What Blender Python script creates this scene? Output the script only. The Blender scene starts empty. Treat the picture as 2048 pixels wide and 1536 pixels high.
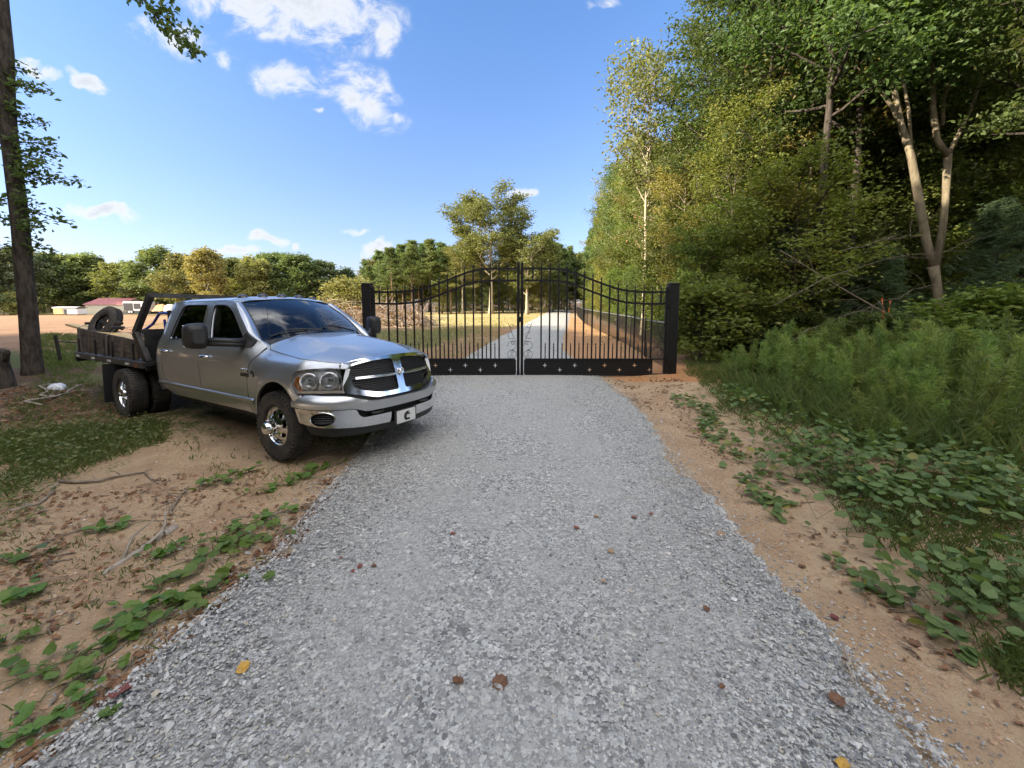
import bpy, math, random
import numpy as np
from mathutils import Vector, Matrix
from mathutils.geometry import delaunay_2d_cdt
SC = bpy.context.scene
COL = SC.collection
PI = math.pi
R = math.radians

# ------------------------------------------------------------------ camera
FPX, HOR, CAMH = 800.0, 603.0, 1.854
PITCH, CY = 0.09905, 682.5
cam = bpy.data.cameras.new('camera')
camo = bpy.data.objects.new('camera', cam)
COL.objects.link(camo)
cam.sensor_width = 36.0
cam.lens = 36.0 * FPX / 2048.0
cam.shift_y = -(CY - 768.0) / 2048.0 * -1.0
cam.clip_end = 3000
camo.location = (0, 0, CAMH)
camo.rotation_euler = (PI / 2 - PITCH, 0, 0)
SC.camera = camo
SC.render.resolution_x, SC.render.resolution_y = 1024, 768
SC.view_settings.view_transform = 'Standard'
SC.view_settings.look = 'None'
SC.view_settings.gamma = 1
SC.view_settings.exposure = 1.75
SC.cycles.use_denoising = True
SC.cycles.max_bounces = 7
SC.cycles.transparent_max_bounces = 12
SC.cycles.caustics_reflective = False
SC.cycles.caustics_refractive = False

# ------------------------------------------------------------------ sun and sky
SUN_EL, SUN_ROT = R(24), R(-109)
sl = bpy.data.lights.new('sun', 'SUN')
sl.energy = 4.2
sl.angle = R(0.6)
sl.color = (1.0, 0.87, 0.68)
so = bpy.data.objects.new('sun', sl)
COL.objects.link(so)
sd = Vector((math.sin(SUN_ROT) * math.cos(SUN_EL), math.cos(SUN_ROT) * math.cos(SUN_EL), math.sin(SUN_EL)))
so.rotation_euler = sd.to_track_quat('Z', 'Y').to_euler()
so.location = sd * 60


class NT:
    """small node-tree writer"""
    def __init__(s, tree):
        s.t = tree
        s.n = tree.nodes
        s.l = tree.links

    def new(s, typ, **kw):
        nd = s.n.new(typ)
        for k, v in kw.items():
            setattr(nd, k, v)
        return nd

    def put(s, sock, v):
        if isinstance(v, bpy.types.NodeSocket):
            s.l.new(v, sock)
        elif v is not None:
            if isinstance(v, (tuple, list)) and len(v) == 3 and sock.type == 'RGBA':
                v = (*v, 1)
            sock.default_value = v

    def m(s, op, a, b=None, c=None, clamp=False):
        nd = s.new('ShaderNodeMath', operation=op, use_clamp=clamp)
        for i, v in enumerate((a, b, c)):
            if v is not None:
                s.put(nd.inputs[i], v)
        return nd.outputs[0]

    def mix(s, fac, a, b, blend='MIX'):
        nd = s.new('ShaderNodeMix', data_type='RGBA', blend_type=blend)
        s.put(nd.inputs['Factor'], fac)
        s.put(nd.inputs[6], a)
        s.put(nd.inputs[7], b)
        return nd.outputs[2]

    def ramp(s, fac, stops, interp='LINEAR'):
        nd = s.new('ShaderNodeValToRGB')
        nd.color_ramp.interpolation = interp
        e = nd.color_ramp.elements
        while len(e) < len(stops):
            e.new(0.5)
        for k, (p, c) in enumerate(stops):
            e[k].position = p
            e[k].color = (*c, 1) if len(c) == 3 else c
        s.put(nd.inputs[0], fac)
        return nd.outputs[0]

    def rng(s, v, a, b, c=0.0, d=1.0, smooth=True):
        nd = s.new('ShaderNodeMapRange')
        nd.interpolation_type = 'SMOOTHSTEP' if smooth else 'LINEAR'
        s.put(nd.inputs[0], v)
        for k, q in zip((1, 2, 3, 4), (a, b, c, d)):
            s.put(nd.inputs[k], q)
        return nd.outputs[0]

    def noise(s, vec, scale, detail=4, rough=0.55, dist=0.0):
        nd = s.new('ShaderNodeTexNoise')
        if vec is not None:
            s.put(nd.inputs['Vector'], vec)
        nd.inputs['Scale'].default_value = scale
        nd.inputs['Detail'].default_value = detail
        nd.inputs['Roughness'].default_value = rough
        nd.inputs['Distortion'].default_value = dist
        return nd.outputs[0]

    def vor(s, vec, scale, feature='F1', rand=1.0):
        nd = s.new('ShaderNodeTexVoronoi', feature=feature)
        if vec is not None:
            s.put(nd.inputs['Vector'], vec)
        nd.inputs['Scale'].default_value = scale
        nd.inputs['Randomness'].default_value = rand
        return nd

    def mapping(s, vec, scale=(1, 1, 1), rot=(0, 0, 0), loc=(0, 0, 0)):
        nd = s.new('ShaderNodeMapping')
        s.put(nd.inputs[0], vec)
        nd.inputs[1].default_value = loc
        nd.inputs[2].default_value = rot
        nd.inputs[3].default_value = scale
        return nd.outputs[0]


def pix_dir(u, v):
    dx = (u - 1024) / FPX
    du = (CY - v) / FPX
    c, s_ = math.cos(PITCH), math.sin(PITCH)
    return Vector((dx, c + du * s_, -s_ + du * c))


def build_world():
    w = bpy.data.worlds.new('World')
    SC.world = w
    w.use_nodes = True
    t = NT(w.node_tree)
    bg = t.n['Background']
    sky = t.new('ShaderNodeTexSky', sky_type='NISHITA')
    sky.sun_disc = False
    sky.sun_elevation = SUN_EL
    sky.sun_rotation = SUN_ROT
    sky.air_density = 1.0
    sky.dust_density = 0.6
    sky.ozone_density = 1.6
    geo = t.new('ShaderNodeTexCoord')
    sep = t.new('ShaderNodeSeparateXYZ')
    t.l.new(geo.outputs['Generated'], sep.inputs[0])
    x, y, z = sep.outputs
    gen_dir = geo.outputs['Generated']
    yy = t.m('MAXIMUM', y, 0.08)
    u = t.m('DIVIDE', x, yy)
    v = t.m('DIVIDE', z, yy)
    comb = t.new('ShaderNodeCombineXYZ')
    t.put(comb.inputs[0], u)
    t.put(comb.inputs[1], v)
    uv = comb.outputs[0]
    wn = t.new('ShaderNodeTexNoise')
    t.l.new(uv, wn.inputs['Vector'])
    wn.inputs['Scale'].default_value = 7.0
    wn.inputs['Detail'].default_value = 6
    wo = t.new('ShaderNodeVectorMath', operation='MULTIPLY_ADD')
    t.l.new(wn.outputs['Color'], wo.inputs[0])
    wo.inputs[1].default_value = (.17, .13, 0)
    wo.inputs[2].default_value = (-.085, -.065, 0)
    wa = t.new('ShaderNodeVectorMath', operation='ADD')
    t.l.new(uv, wa.inputs[0])
    t.l.new(wo.outputs[0], wa.inputs[1])
    uvw = wa.outputs[0]
    n1 = t.noise(t.mapping(uv, (1.0, 1.35, 1), (0, 0, R(20))), 11.0, 9, 0.66, 0.5)
    n2 = t.noise(t.mapping(uv, (1.0, 2.0, 1), (0, 0, R(15))), 3.2, 5, 0.6, 0.2)
    # clouds: (px, py, half width, half height, tilt down to the right in degrees, weight)
    clouds = [(560, 8, 260, 66, 6, 1.0), (350, 72, 90, 34, 12, .62), (452, 105, 34, 22, 10, .62), (772, 75, 34, 48, 10, .55),
              (592, 162, 92, 34, 27, .82), (725, 188, 108, 56, 22, .9), (795, 214, 26, 24, 10, .75), (162, 157, 56, 22, 26, 1.0),
              (60, 130, 48, 18, 18, .8), (195, 440, 96, 19, 4, 1.05), (540, 473, 46, 11, 6, .85), (482, 497, 58, 14, 0, .85),
              (600, 487, 16, 10, 10, .8), (745, 498, 44, 14, -14, .95), (706, 470, 24, 8, 5, .6), (1043, 388, 24, 12, -10, .85),
              (1200, 2, 38, 14, 0, .6), (630, 237, 13, 9, 10, .7), (655, 60, 120, 60, 10, .55)]
    acc = None
    for (px, py, a, b, tilt, wgt) in clouds:
        d = pix_dir(px, py)
        cu, cv = d.x / d.y, d.z / d.y
        mp = t.new('ShaderNodeMapping', vector_type='TEXTURE')
        t.put(mp.inputs[0], uvw)
        mp.inputs[1].default_value = (cu, cv, 0)
        mp.inputs[2].default_value = (0, 0, R(-tilt))
        k = 1.0 / FPX * (1 + 0.12)
        mp.inputs[3].default_value = (a * k, b * k, 1)
        ln = t.new('ShaderNodeVectorMath', operation='LENGTH')
        t.l.new(mp.outputs[0], ln.inputs[0])
        e = t.m('MULTIPLY', t.m('SUBTRACT', 1.0, ln.outputs[1], None, True), wgt)
        acc = e if acc is None else t.m('MAXIMUM', acc, e)
    nn = t.m('ADD', t.m('MULTIPLY', t.m('SUBTRACT', n1, 0.5), 2.9), t.m('MULTIPLY', t.m('SUBTRACT', n2, 0.5), 0.9))
    dens = t.m('ADD', acc, t.m('MULTIPLY', nn, t.rng(acc, 0.0, 0.35, 0.0, 0.85)))
    mask = t.m('MULTIPLY', t.rng(dens, 0.06, 0.80), .94)
    mask = t.m('MULTIPLY', mask, t.rng(y, 0.08, 0.2))
    # same sky, a little greener and paler towards the horizon, as phones record it
    skyc = t.mix(1.0, sky.outputs[0], SKY_TINT, 'MULTIPLY')
    skyc = t.mix(1.0, skyc, t.ramp(z, [(0, (.44, .42, .54)), (.2, (.53, .54, .70)), (.36, (.545, .605, .765)), (.6, (.50, .66, .85))]), 'MULTIPLY')
    cl = t.mix(t.rng(dens, .45, 1.15), CLOUD_THIN, CLOUD_THICK)
    # unseen bright cumulus overhead and behind the camera, added to lift the shade
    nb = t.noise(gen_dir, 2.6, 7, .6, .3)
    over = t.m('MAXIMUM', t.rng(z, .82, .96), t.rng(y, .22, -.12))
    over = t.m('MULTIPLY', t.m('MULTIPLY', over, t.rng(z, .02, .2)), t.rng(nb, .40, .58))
    out = t.mix(mask, skyc, cl)
    out = t.mix(over, out, CLOUD_FILL)
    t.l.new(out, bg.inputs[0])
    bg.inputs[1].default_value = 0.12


SKY_TINT = (1.0, 1.0, 1.0)
CLOUD_THIN = (2.45, 2.5, 2.6)
CLOUD_THICK = (1.95, 2.05, 2.2)
CLOUD_FILL = (11.5, 11.0, 10.4)
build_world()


# ------------------------------------------------------------------ helpers
def mat(name, col, rough=0.6, metal=0.0, spec=0.5, coat=0.0, noise=None, bump=None, emit=None):
    """principled material; noise = (scale, amount, second colour); bump = (scale, strength)"""
    m = bpy.data.materials.new(name)
    m.use_nodes = True
    t = NT(m.node_tree)
    b = t.n['Principled BSDF']
    b.inputs['Roughness'].default_value = rough
    b.inputs['Metallic'].default_value = metal
    b.inputs['Specular IOR Level'].default_value = spec
    b.inputs['Coat Weight'].default_value = coat
    b.inputs['Coat Roughness'].default_value = 0.06
    tc = t.new('ShaderNodeTexCoord').outputs['Object']
    if noise:
        f = t.rng(t.noise(tc, noise[0], 6, 0.65), 0.35, 0.68)
        t.put(b.inputs['Base Color'], t.mix(t.m('MULTIPLY', f, noise[1]), col, noise[2]))
        t.put(b.inputs['Roughness'], t.rng(t.noise(tc, noise[0] * 1.7, 4), .3, .7, max(0.02, rough - .08), min(1, rough + .12)))
    else:
        t.put(b.inputs['Base Color'], col)
    if bump:
        bn = t.new('ShaderNodeBump')
        bn.inputs['Strength'].default_value = bump[1]
        bn.inputs['Distance'].default_value = 0.02
        t.put(bn.inputs['Height'], t.noise(tc, bump[0], 5, 0.6))
        t.l.new(bn.outputs[0], b.inputs['Normal'])
    return m


def leaf_mat(name, c1, c2, c3, trans=0.35, rough=0.5, tone=0.3):
    """leaf colour varies leaf by leaf (one mesh island each) and tree by tree"""
    m = bpy.data.materials.new(name)
    m.use_nodes = True
    t = NT(m.node_tree)
    b = t.n['Principled BSDF']
    out = t.n['Material Output']
    isl = t.new('ShaderNodeNewGeometry').outputs['Random Per Island']
    orn = t.new('ShaderNodeObjectInfo').outputs['Random']
    c = t.ramp(isl, [(0.0, c1), (0.55, c2), (0.92, c2), (1.0, c3)])
    hs = t.new('ShaderNodeHueSaturation')
    t.put(hs.inputs['Hue'], t.rng(orn, 0, 1, 0.5 - 0.03 * tone / .3, 0.5 + 0.025 * tone / .3, False))
    t.put(hs.inputs['Value'], t.rng(t.m('FRACT', t.m('MULTIPLY', orn, 7.13)), 0, 1, 1 - tone, 1 + tone, False))
    t.put(hs.inputs['Color'], c)
    col = hs.outputs[0]
    t.put(b.inputs['Base Color'], col)
    b.inputs['Roughness'].default_value = rough
    b.inputs['Specular IOR Level'].default_value = 0.3
    tr = t.new('ShaderNodeBsdfTranslucent')
    t.put(tr.inputs[0], t.mix(1.0, col, (1.5, 1.5, 0.75), 'MULTIPLY'))
    mx = t.new('ShaderNodeMixShader')
    mx.inputs[0].default_value = trans
    t.l.new(b.outputs[0], mx.inputs[1])
    t.l.new(tr.outputs[0], mx.inputs[2])
    t.l.new(mx.outputs[0], out.inputs[0])
    return m


class MB:
    """collects pieces and links them as ONE mesh object"""
    def __init__(s):
        s.v, s.f, s.n, s.mi = [], [], 0, []

    def add(s, verts, faces, mi=0):
        verts = np.asarray(verts, float)
        s.v.append(verts)
        faces = [np.asarray(q) for q in faces] if isinstance(faces, list) else [np.asarray(faces)]
        for q in faces:
            if q.ndim == 1:
                q = q[None]
            s.f.append(q + s.n)
            s.mi.append(np.full(len(q), mi))
        s.n += len(verts)
        return s

    def box(s, c, d, rot=None, taper=1.0, bev=0.0):
        """box centred at c with size d; bev chamfers every edge"""
        d = np.asarray(d, float) / 2
        if bev > 0:
            b = min(bev, d.min() * .95)
            pts, idx = [], {}
            for sx in (-1, 1):
                for sy in (-1, 1):
                    for sz in (-1, 1):
                        for ax in range(3):
                            p = np.array([sx, sy, sz]) * (d - b)
                            p[ax] = (sx, sy, sz)[ax] * d[ax]
                            idx[(sx, sy, sz, ax)] = len(pts)
                            pts.append(p)
            F4, F3 = [], []
            for ax in range(3):
                o = [k for k in range(3) if k != ax]
                for sg in (-1, 1):
                    q = []
                    for a, b2 in ((-1, -1), (1, -1), (1, 1), (-1, 1)):
                        k = [0, 0, 0]
                        k[ax], k[o[0]], k[o[1]] = sg, a, b2
                        q.append(idx[(*k, ax)])
                    if sg * (1 if ax != 1 else -1) < 0:
                        q = q[::-1]
                    F4.append(q)
                # edge chamfers along axis ax
                for a in (-1, 1):
                    for b2 in (-1, 1):
                        k0, k1 = [0] * 3, [0] * 3
                        k0[ax], k1[ax] = -1, 1
                        for k in (k0, k1):
                            k[o[0]], k[o[1]] = a, b2
                        F4.append([idx[(*k0, o[0])], idx[(*k1, o[0])], idx[(*k1, o[1])], idx[(*k0, o[1])]])
            for sx in (-1, 1):
                for sy in (-1, 1):
                    for sz in (-1, 1):
                        F3.append([idx[(sx, sy, sz, k)] for k in range(3)])
            v = np.array(pts)
            f = [np.array(F4), np.array(F3)]
        else:
            v = np.array([[x, y, z] for z in (-1, 1) for y in (-1, 1) for x in (-1, 1)], float) * d
            f = np.array([[0, 2, 3, 1], [4, 5, 7, 6], [0, 1, 5, 4], [2, 6, 7, 3], [0, 4, 6, 2], [1, 3, 7, 5]])
        if taper != 1.0:
            top = v[:, 2] > 0
            v[top, :2] *= taper
        if rot is not None:
            v = v @ np.asarray(rot).T
        return s.add(v + np.asarray(c, float), f)

    def bar(s, a, b, w, h, up=(0, 0, 1), bev=0.0):
        """rectangular bar from a to b, w wide, h high"""
        a, b = np.asarray(a, float), np.asarray(b, float)
        x = b - a
        L = np.linalg.norm(x)
        x /= L
        u = np.asarray(up, float)
        if abs(x @ u) > .98:
            u = np.array([1.0, 0, 0])
        y = np.cross(u, x)
        y /= np.linalg.norm(y)
        z = np.cross(x, y)
        return s.box((a + b) / 2, (L, w, h), np.stack([x, y, z], 1), bev=bev)

    def tube(s, path, rad, n=8, cap=True, mi=0):
        P = np.asarray(path, float)
        m = len(P)
        r = np.full(m, rad, float) if np.isscalar(rad) else np.asarray(rad, float)
        T = np.gradient(P, axis=0)
        T /= np.linalg.norm(T, axis=1)[:, None] + 1e-12
        u = np.array([0, 0, 1.0]) if abs(T[0, 2]) < .9 else np.array([1.0, 0, 0])
        a = np.cross(T[0], u)
        a /= np.linalg.norm(a)
        ang = np.arange(n) / n * 2 * PI
        V = np.empty((m, n, 3))
        for i in range(m):
            a = a - T[i] * (a @ T[i])
            a /= np.linalg.norm(a) + 1e-12
            b = np.cross(T[i], a)
            V[i] = P[i] + r[i] * (np.cos(ang)[:, None] * a + np.sin(ang)[:, None] * b)
        i = np.arange(m - 1)[:, None] * n
        j = np.arange(n)[None]
        k = (j + 1) % n
        F = np.stack([i + j, i + k, i + n + k, i + n + j], -1).reshape(-1, 4)
        fl = [F]
        V = V.reshape(-1, 3)
        if cap:
            fl = [F, np.arange(n)[::-1][None], (np.arange(n) + (m - 1) * n)[None]]
        s.v.append(V)
        for q in fl:
            s.f.append(q + s.n)
            s.mi.append(np.full(len(q), mi))
        s.n += len(V)
        return s

    def lathe(s, prof, n=32, origin=(0, 0, 0), axis='Y', sx=1.0):
        """prof: (radius, along-axis) pairs"""
        ang = np.arange(n) / n * 2 * PI
        p = np.asarray(prof, float)
        V = np.zeros((len(p), n, 3))
        ca, sa = np.cos(ang)[None], np.sin(ang)[None]
        if axis == 'Y':
            V[..., 0] = p[:, :1] * ca
            V[..., 2] = p[:, :1] * sa
            V[..., 1] = p[:, 1:]
        elif axis == 'Z':
            V[..., 0] = p[:, :1] * ca
            V[..., 1] = p[:, :1] * sa
            V[..., 2] = p[:, 1:]
        else:
            V[..., 1] = p[:, :1] * ca
            V[..., 2] = p[:, :1] * sa
            V[..., 0] = p[:, 1:]
        i = np.arange(len(p) - 1)[:, None] * n
        j = np.arange(n)[None]
        k = (j + 1) % n
        F = np.stack([i + j, i + k, i + n + k, i + n + j], -1).reshape(-1, 4)
        return s.add(V.reshape(-1, 3) * [sx, 1, 1] + np.asarray(origin, float), F)

    def grid(s, V):
        """V: (m, n, 3) array of points"""
        V = np.asarray(V, float)
        m, n = V.shape[:2]
        i = np.arange(m - 1)[:, None] * n
        j = np.arange(n - 1)[None]
        F = np.stack([i + j, i + j + 1, i + n + j + 1, i + n + j], -1).reshape(-1, 4)
        return s.add(V.reshape(-1, 3), F)

    def mesh(s, name, smooth=False):
        me = bpy.data.meshes.new(name)
        V = np.concatenate(s.v).astype(np.float32)
        me.vertices.add(len(V))
        me.vertices.foreach_set('co', V.ravel())
        nl = sum(q.size for q in s.f)
        npoly = sum(len(q) for q in s.f)
        me.loops.add(nl)
        me.polygons.add(npoly)
        me.loops.foreach_set('vertex_index', np.concatenate([q.ravel() for q in s.f]).astype(np.int32))
        tot = np.concatenate([np.full(len(q), q.shape[1]) for q in s.f]).astype(np.int32)
        me.polygons.foreach_set('loop_start', (np.cumsum(tot) - tot).astype(np.int32))
        me.polygons.foreach_set('loop_total', tot)
        mi = np.concatenate(s.mi).astype(np.int32)
        if mi.any():
            me.polygons.foreach_set('material_index', mi)
        me.polygons.foreach_set('use_smooth', np.full(npoly, bool(smooth)))
        me.update(calc_edges=True)
        me.validate()
        return me

    def build(s, name, material, parent=None, smooth=False, auto=None):
        me = s.mesh(name, smooth or auto is not None)
        ms = material if isinstance(material, (list, tuple)) else [material]
        for q in ms:
            me.materials.append(q)
        o = bpy.data.objects.new(name, me)
        COL.objects.link(o)
        if parent is not None:
            o.parent = parent
        if auto is not None:
            me.set_sharp_from_angle(angle=R(auto))
        return o


def tag(o, label=None, cat=None, group=None, kind=None):
    for k, v in (('label', label), ('category', cat), ('group', group), ('kind', kind)):
        if v:
            o[k] = v
    return o


def thing(name, loc, label, cat, group=None, rz=0.0):
    o = bpy.data.objects.new(name, None)
    o.empty_display_size = .2
    COL.objects.link(o)
    o.location = loc
    o.rotation_euler = (0, 0, rz)
    return tag(o, label, cat, group)


def copy_tree(o, parent=None):
    c = o.copy()
    COL.objects.link(c)
    if parent is not None:
        c.parent = parent
    for ch in list(o.children):
        copy_tree(ch, c)
    return c


def smooth01(a, b, x):
    t = np.clip((np.asarray(x, float) - a) / (b - a), 0, 1)
    return t * t * (3 - 2 * t)


def in_poly(P, poly):
    P = np.asarray(P, float)
    x, y = P[:, 0], P[:, 1]
    q = np.asarray(poly, float)
    ins = np.zeros(len(P), bool)
    j = len(q) - 1
    for i in range(len(q)):
        xi, yi, xj, yj = q[i, 0], q[i, 1], q[j, 0], q[j, 1]
        c = ((yi > y) != (yj > y)) & (x < (xj - xi) * (y - yi) / (yj - yi + 1e-15) + xi)
        ins ^= c
        j = i
    return ins


def resample(poly, res):
    q = np.asarray(poly, float)
    out = []
    for i in range(len(q)):
        a, b = q[i], q[(i + 1) % len(q)]
        k = max(1, int(math.ceil(np.linalg.norm(b - a) / res)))
        for t in range(k):
            out.append(a + (b - a) * t / k)
    return np.array(out)


def rounded(poly, r, k=4):
    """polygon with rounded corners; r a number or one per corner"""
    q = np.asarray(poly, float)
    out = []
    n = len(q)
    for i in range(n):
        p, a, b = q[i], q[i - 1], q[(i + 1) % n]
        rr = r[i] if isinstance(r, (list, tuple)) else r
        da, db = a - p, b - p
        la, lb = np.linalg.norm(da), np.linalg.norm(db)
        rr = min(rr, la * .48, lb * .48)
        if rr < 1e-4:
            out.append(p)
            continue
        s_, e = p + da / la * rr, p + db / lb * rr
        for t in np.linspace(0, 1, k + 1):
            out.append((1 - t) ** 2 * s_ + 2 * t * (1 - t) * p + t * t * e)
    return np.array(out)


def panel(mb, outline, fmap, res=0.05, holes=(), rim=0.0, rim_dir=None, flip=False):
    """fills a 2-D outline (minus holes) with triangles, maps it into space with fmap(Nx2)->Nx3, and turns its edge inwards by rim"""
    loops = [resample(outline, res)] + [resample(h, res) for h in holes]
    pts, edges = [], []
    for L in loops:
        k = len(pts)
        pts += [tuple(p) for p in L]
        edges += [(k + i, k + (i + 1) % len(L)) for i in range(len(L))]
    o = np.asarray(loops[0])
    lo, hi = o.min(0), o.max(0)
    gx, gy = np.arange(lo[0] + res / 2, hi[0], res), np.arange(lo[1] + res / 2, hi[1], res)
    G = np.stack(np.meshgrid(gx, gy), -1).reshape(-1, 2)
    if len(G):
        ok = in_poly(G, loops[0])
        for h in loops[1:]:
            ok &= ~in_poly(G, h)
        B = np.array(pts)
        G = G[ok]
        if len(G):
            d = np.sqrt(((G[:, None] - B[None]) ** 2).sum(-1)).min(1)
            G = G[d > res * .45]
        pts += [tuple(p) for p in G]
    vs, _, fs, *_ = delaunay_2d_cdt([Vector(p) for p in pts], edges, [], 0, 1e-7)
    V2 = np.array([(v.x, v.y) for v in vs])
    F = np.array([f for f in fs if len(f) == 3])
    c = V2[F].mean(1)
    ok = in_poly(c, loops[0])
    for h in loops[1:]:
        ok &= ~in_poly(c, h)
    F = F[ok]
    V3 = fmap(V2)
    if flip:
        F = F[:, ::-1]
    mb.add(V3, F)
    if rim:
        rd = np.asarray(rim_dir, float) * rim
        for L in loops:
            # three rows: edge, slightly in, deep
            A = fmap(np.asarray(L))
            n = len(A)
            W = np.concatenate([A, A + rd])
            i = np.arange(n)
            j = (i + 1) % n
            mb.add(W, np.stack([i, j, j + n, i + n], 1))
    return mb

# ------------------------------------------------------------------ terrain
DRV = [(-12, -2.0, 1.9), (1.0, -1.98, 1.76), (2.0, -1.86, 1.78), (2.8, -1.76, 1.78), (4.9, -1.9, 1.98), (7.4, -2.15, 2.26), (9.4, -2.05, 2.18),
       (12, -1.75, 2.0), (15.3, -1.33, 2.04), (22, -.5, 2.9), (31.7, .9, 4.5), (43, 2.4, 6.2), (55, 4.1, 8.0), (66, 5.8, 9.6), (74, 7.2, 10.8)]
DY = [d[0] for d in DRV]


def drive_edges(y):
    return np.interp(y, DY, [d[1] for d in DRV]), np.interp(y, DY, [d[2] for d in DRV])


def bumps(x, y):
    return (np.sin(x * 1.7 + .8 * np.sin(y * 1.1)) * np.sin(y * 1.3 + 1.1 + .7 * np.sin(x * .9)) * .5 + np.sin(x * 4.1 + y * 2.3) * np.sin(y * 3.7 - x * 1.9) * .25
            + np.sin(x * 9.3 - y * 5.1) * np.sin(y * 8.1 + x * 3.3) * .12)


def gz(x, y):
    x, y = np.asarray(x, float), np.asarray(y, float)
    L, Rr = drive_edges(y)
    off = smooth01(0.0, 0.9, np.maximum(L - x, x - Rr))
    near = 1 - smooth01(25, 60, y)
    z = off * bumps(x, y) * (.028 + .03 * smooth01(14, 30, y))
    z = z + .10 * smooth01(.2, 2.0, x - Rr) * (1 - smooth01(9, 14, y)) + .35 * smooth01(7, 14, x) * near
    z = z - 1.0 * smooth01(14, 90, y) * smooth01(-2, -45, x) * (1 + .4 * smooth01(90, 150, y))
    z = z + .25 * smooth01(45, 80, y) * smooth01(0, 8, x)
    z = z + .05 * smooth01(.4, 1.6, L - x) * (1 - smooth01(2.2, 4.5, y)) - .02
    tx = np.hypot((x + 3.9) / 3.4, (y - 6.6) / 2.4)        # level standing for the truck
    z = z * (0.25 + .75 * smooth01(.8, 1.3, tx))
    return z


def GZ(x, y):
    return float(gz(x, y))


def ground_mat():
    m = bpy.data.materials.new('field_soil')
    m.use_nodes = True
    t = NT(m.node_tree)
    b = t.n['Principled BSDF']
    g = t.new('ShaderNodeNewGeometry').outputs['Position']
    at = lambda n: t.new('ShaderNodeAttribute', attribute_name=n).outputs['Fac']
    n_big = t.noise(g, .35, 5, .6)
    n_mid = t.noise(g, 2.2, 6, .65)
    n_fin = t.noise(g, 22, 5, .7)
    n_grit = t.noise(g, 130, 3, .7)
    sand = t.mix(t.rng(n_mid, .35, .65), (.35, .235, .142), (.45, .325, .20))
    sand = t.mix(t.m('MULTIPLY', t.rng(n_fin, .52, .68), .55), sand, (.20, .125, .075))
    sand = t.mix(t.m('MULTIPLY', t.rng(n_grit, .5, .75), .35), sand, (.60, .47, .33))
    clay = t.mix(t.rng(n_mid, .3, .7), (.46, .20, .075), (.40, .24, .125))
    field = t.mix(t.rng(n_big, .38, .62), (.27, .155, .092), (.31, .20, .115))
    field = t.mix(t.m('MULTIPLY', t.rng(n_mid, .5, .62), .6), field, (.24, .15, .085))
    straw = t.mix(t.rng(n_mid, .35, .65), (.43, .335, .165), (.33, .275, .12))
    grass = t.mix(t.rng(n_fin, .3, .7), (.055, .075, .022), (.12, .12, .04))
    litter = t.mix(t.rng(n_fin, .4, .62), (.055, .037, .024), (.16, .10, .06))
    wob = t.m('MULTIPLY', t.m('SUBTRACT', n_mid, .5), 1.4)
    wob2 = t.m('MULTIPLY', t.m('SUBTRACT', n_fin, .5), .9)

    def layer(base, col, name):
        f = t.m('ADD', t.m('ADD', at(name), wob), wob2)
        return t.mix(t.rng(f, .36, .64), base, col)
    c = layer(sand, field, 'field')
    c = layer(c, straw, 'straw')
    c = layer(c, clay, 'clay')
    c = layer(c, grass, 'grass')
    c = layer(c, litter, 'litter')
    t.put(b.inputs['Base Color'], c)
    b.inputs['Roughness'].default_value = .95
    b.inputs['Specular IOR Level'].default_value = .15
    bn = t.new('ShaderNodeBump')
    bn.inputs['Strength'].default_value = .9
    bn.inputs['Distance'].default_value = .03
    t.put(bn.inputs['Height'], t.m('ADD', t.m('MULTIPLY', n_fin, .9), t.m('MULTIPLY', n_grit, .25)))
    t.l.new(bn.outputs[0], b.inputs['Normal'])
    return m


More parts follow.
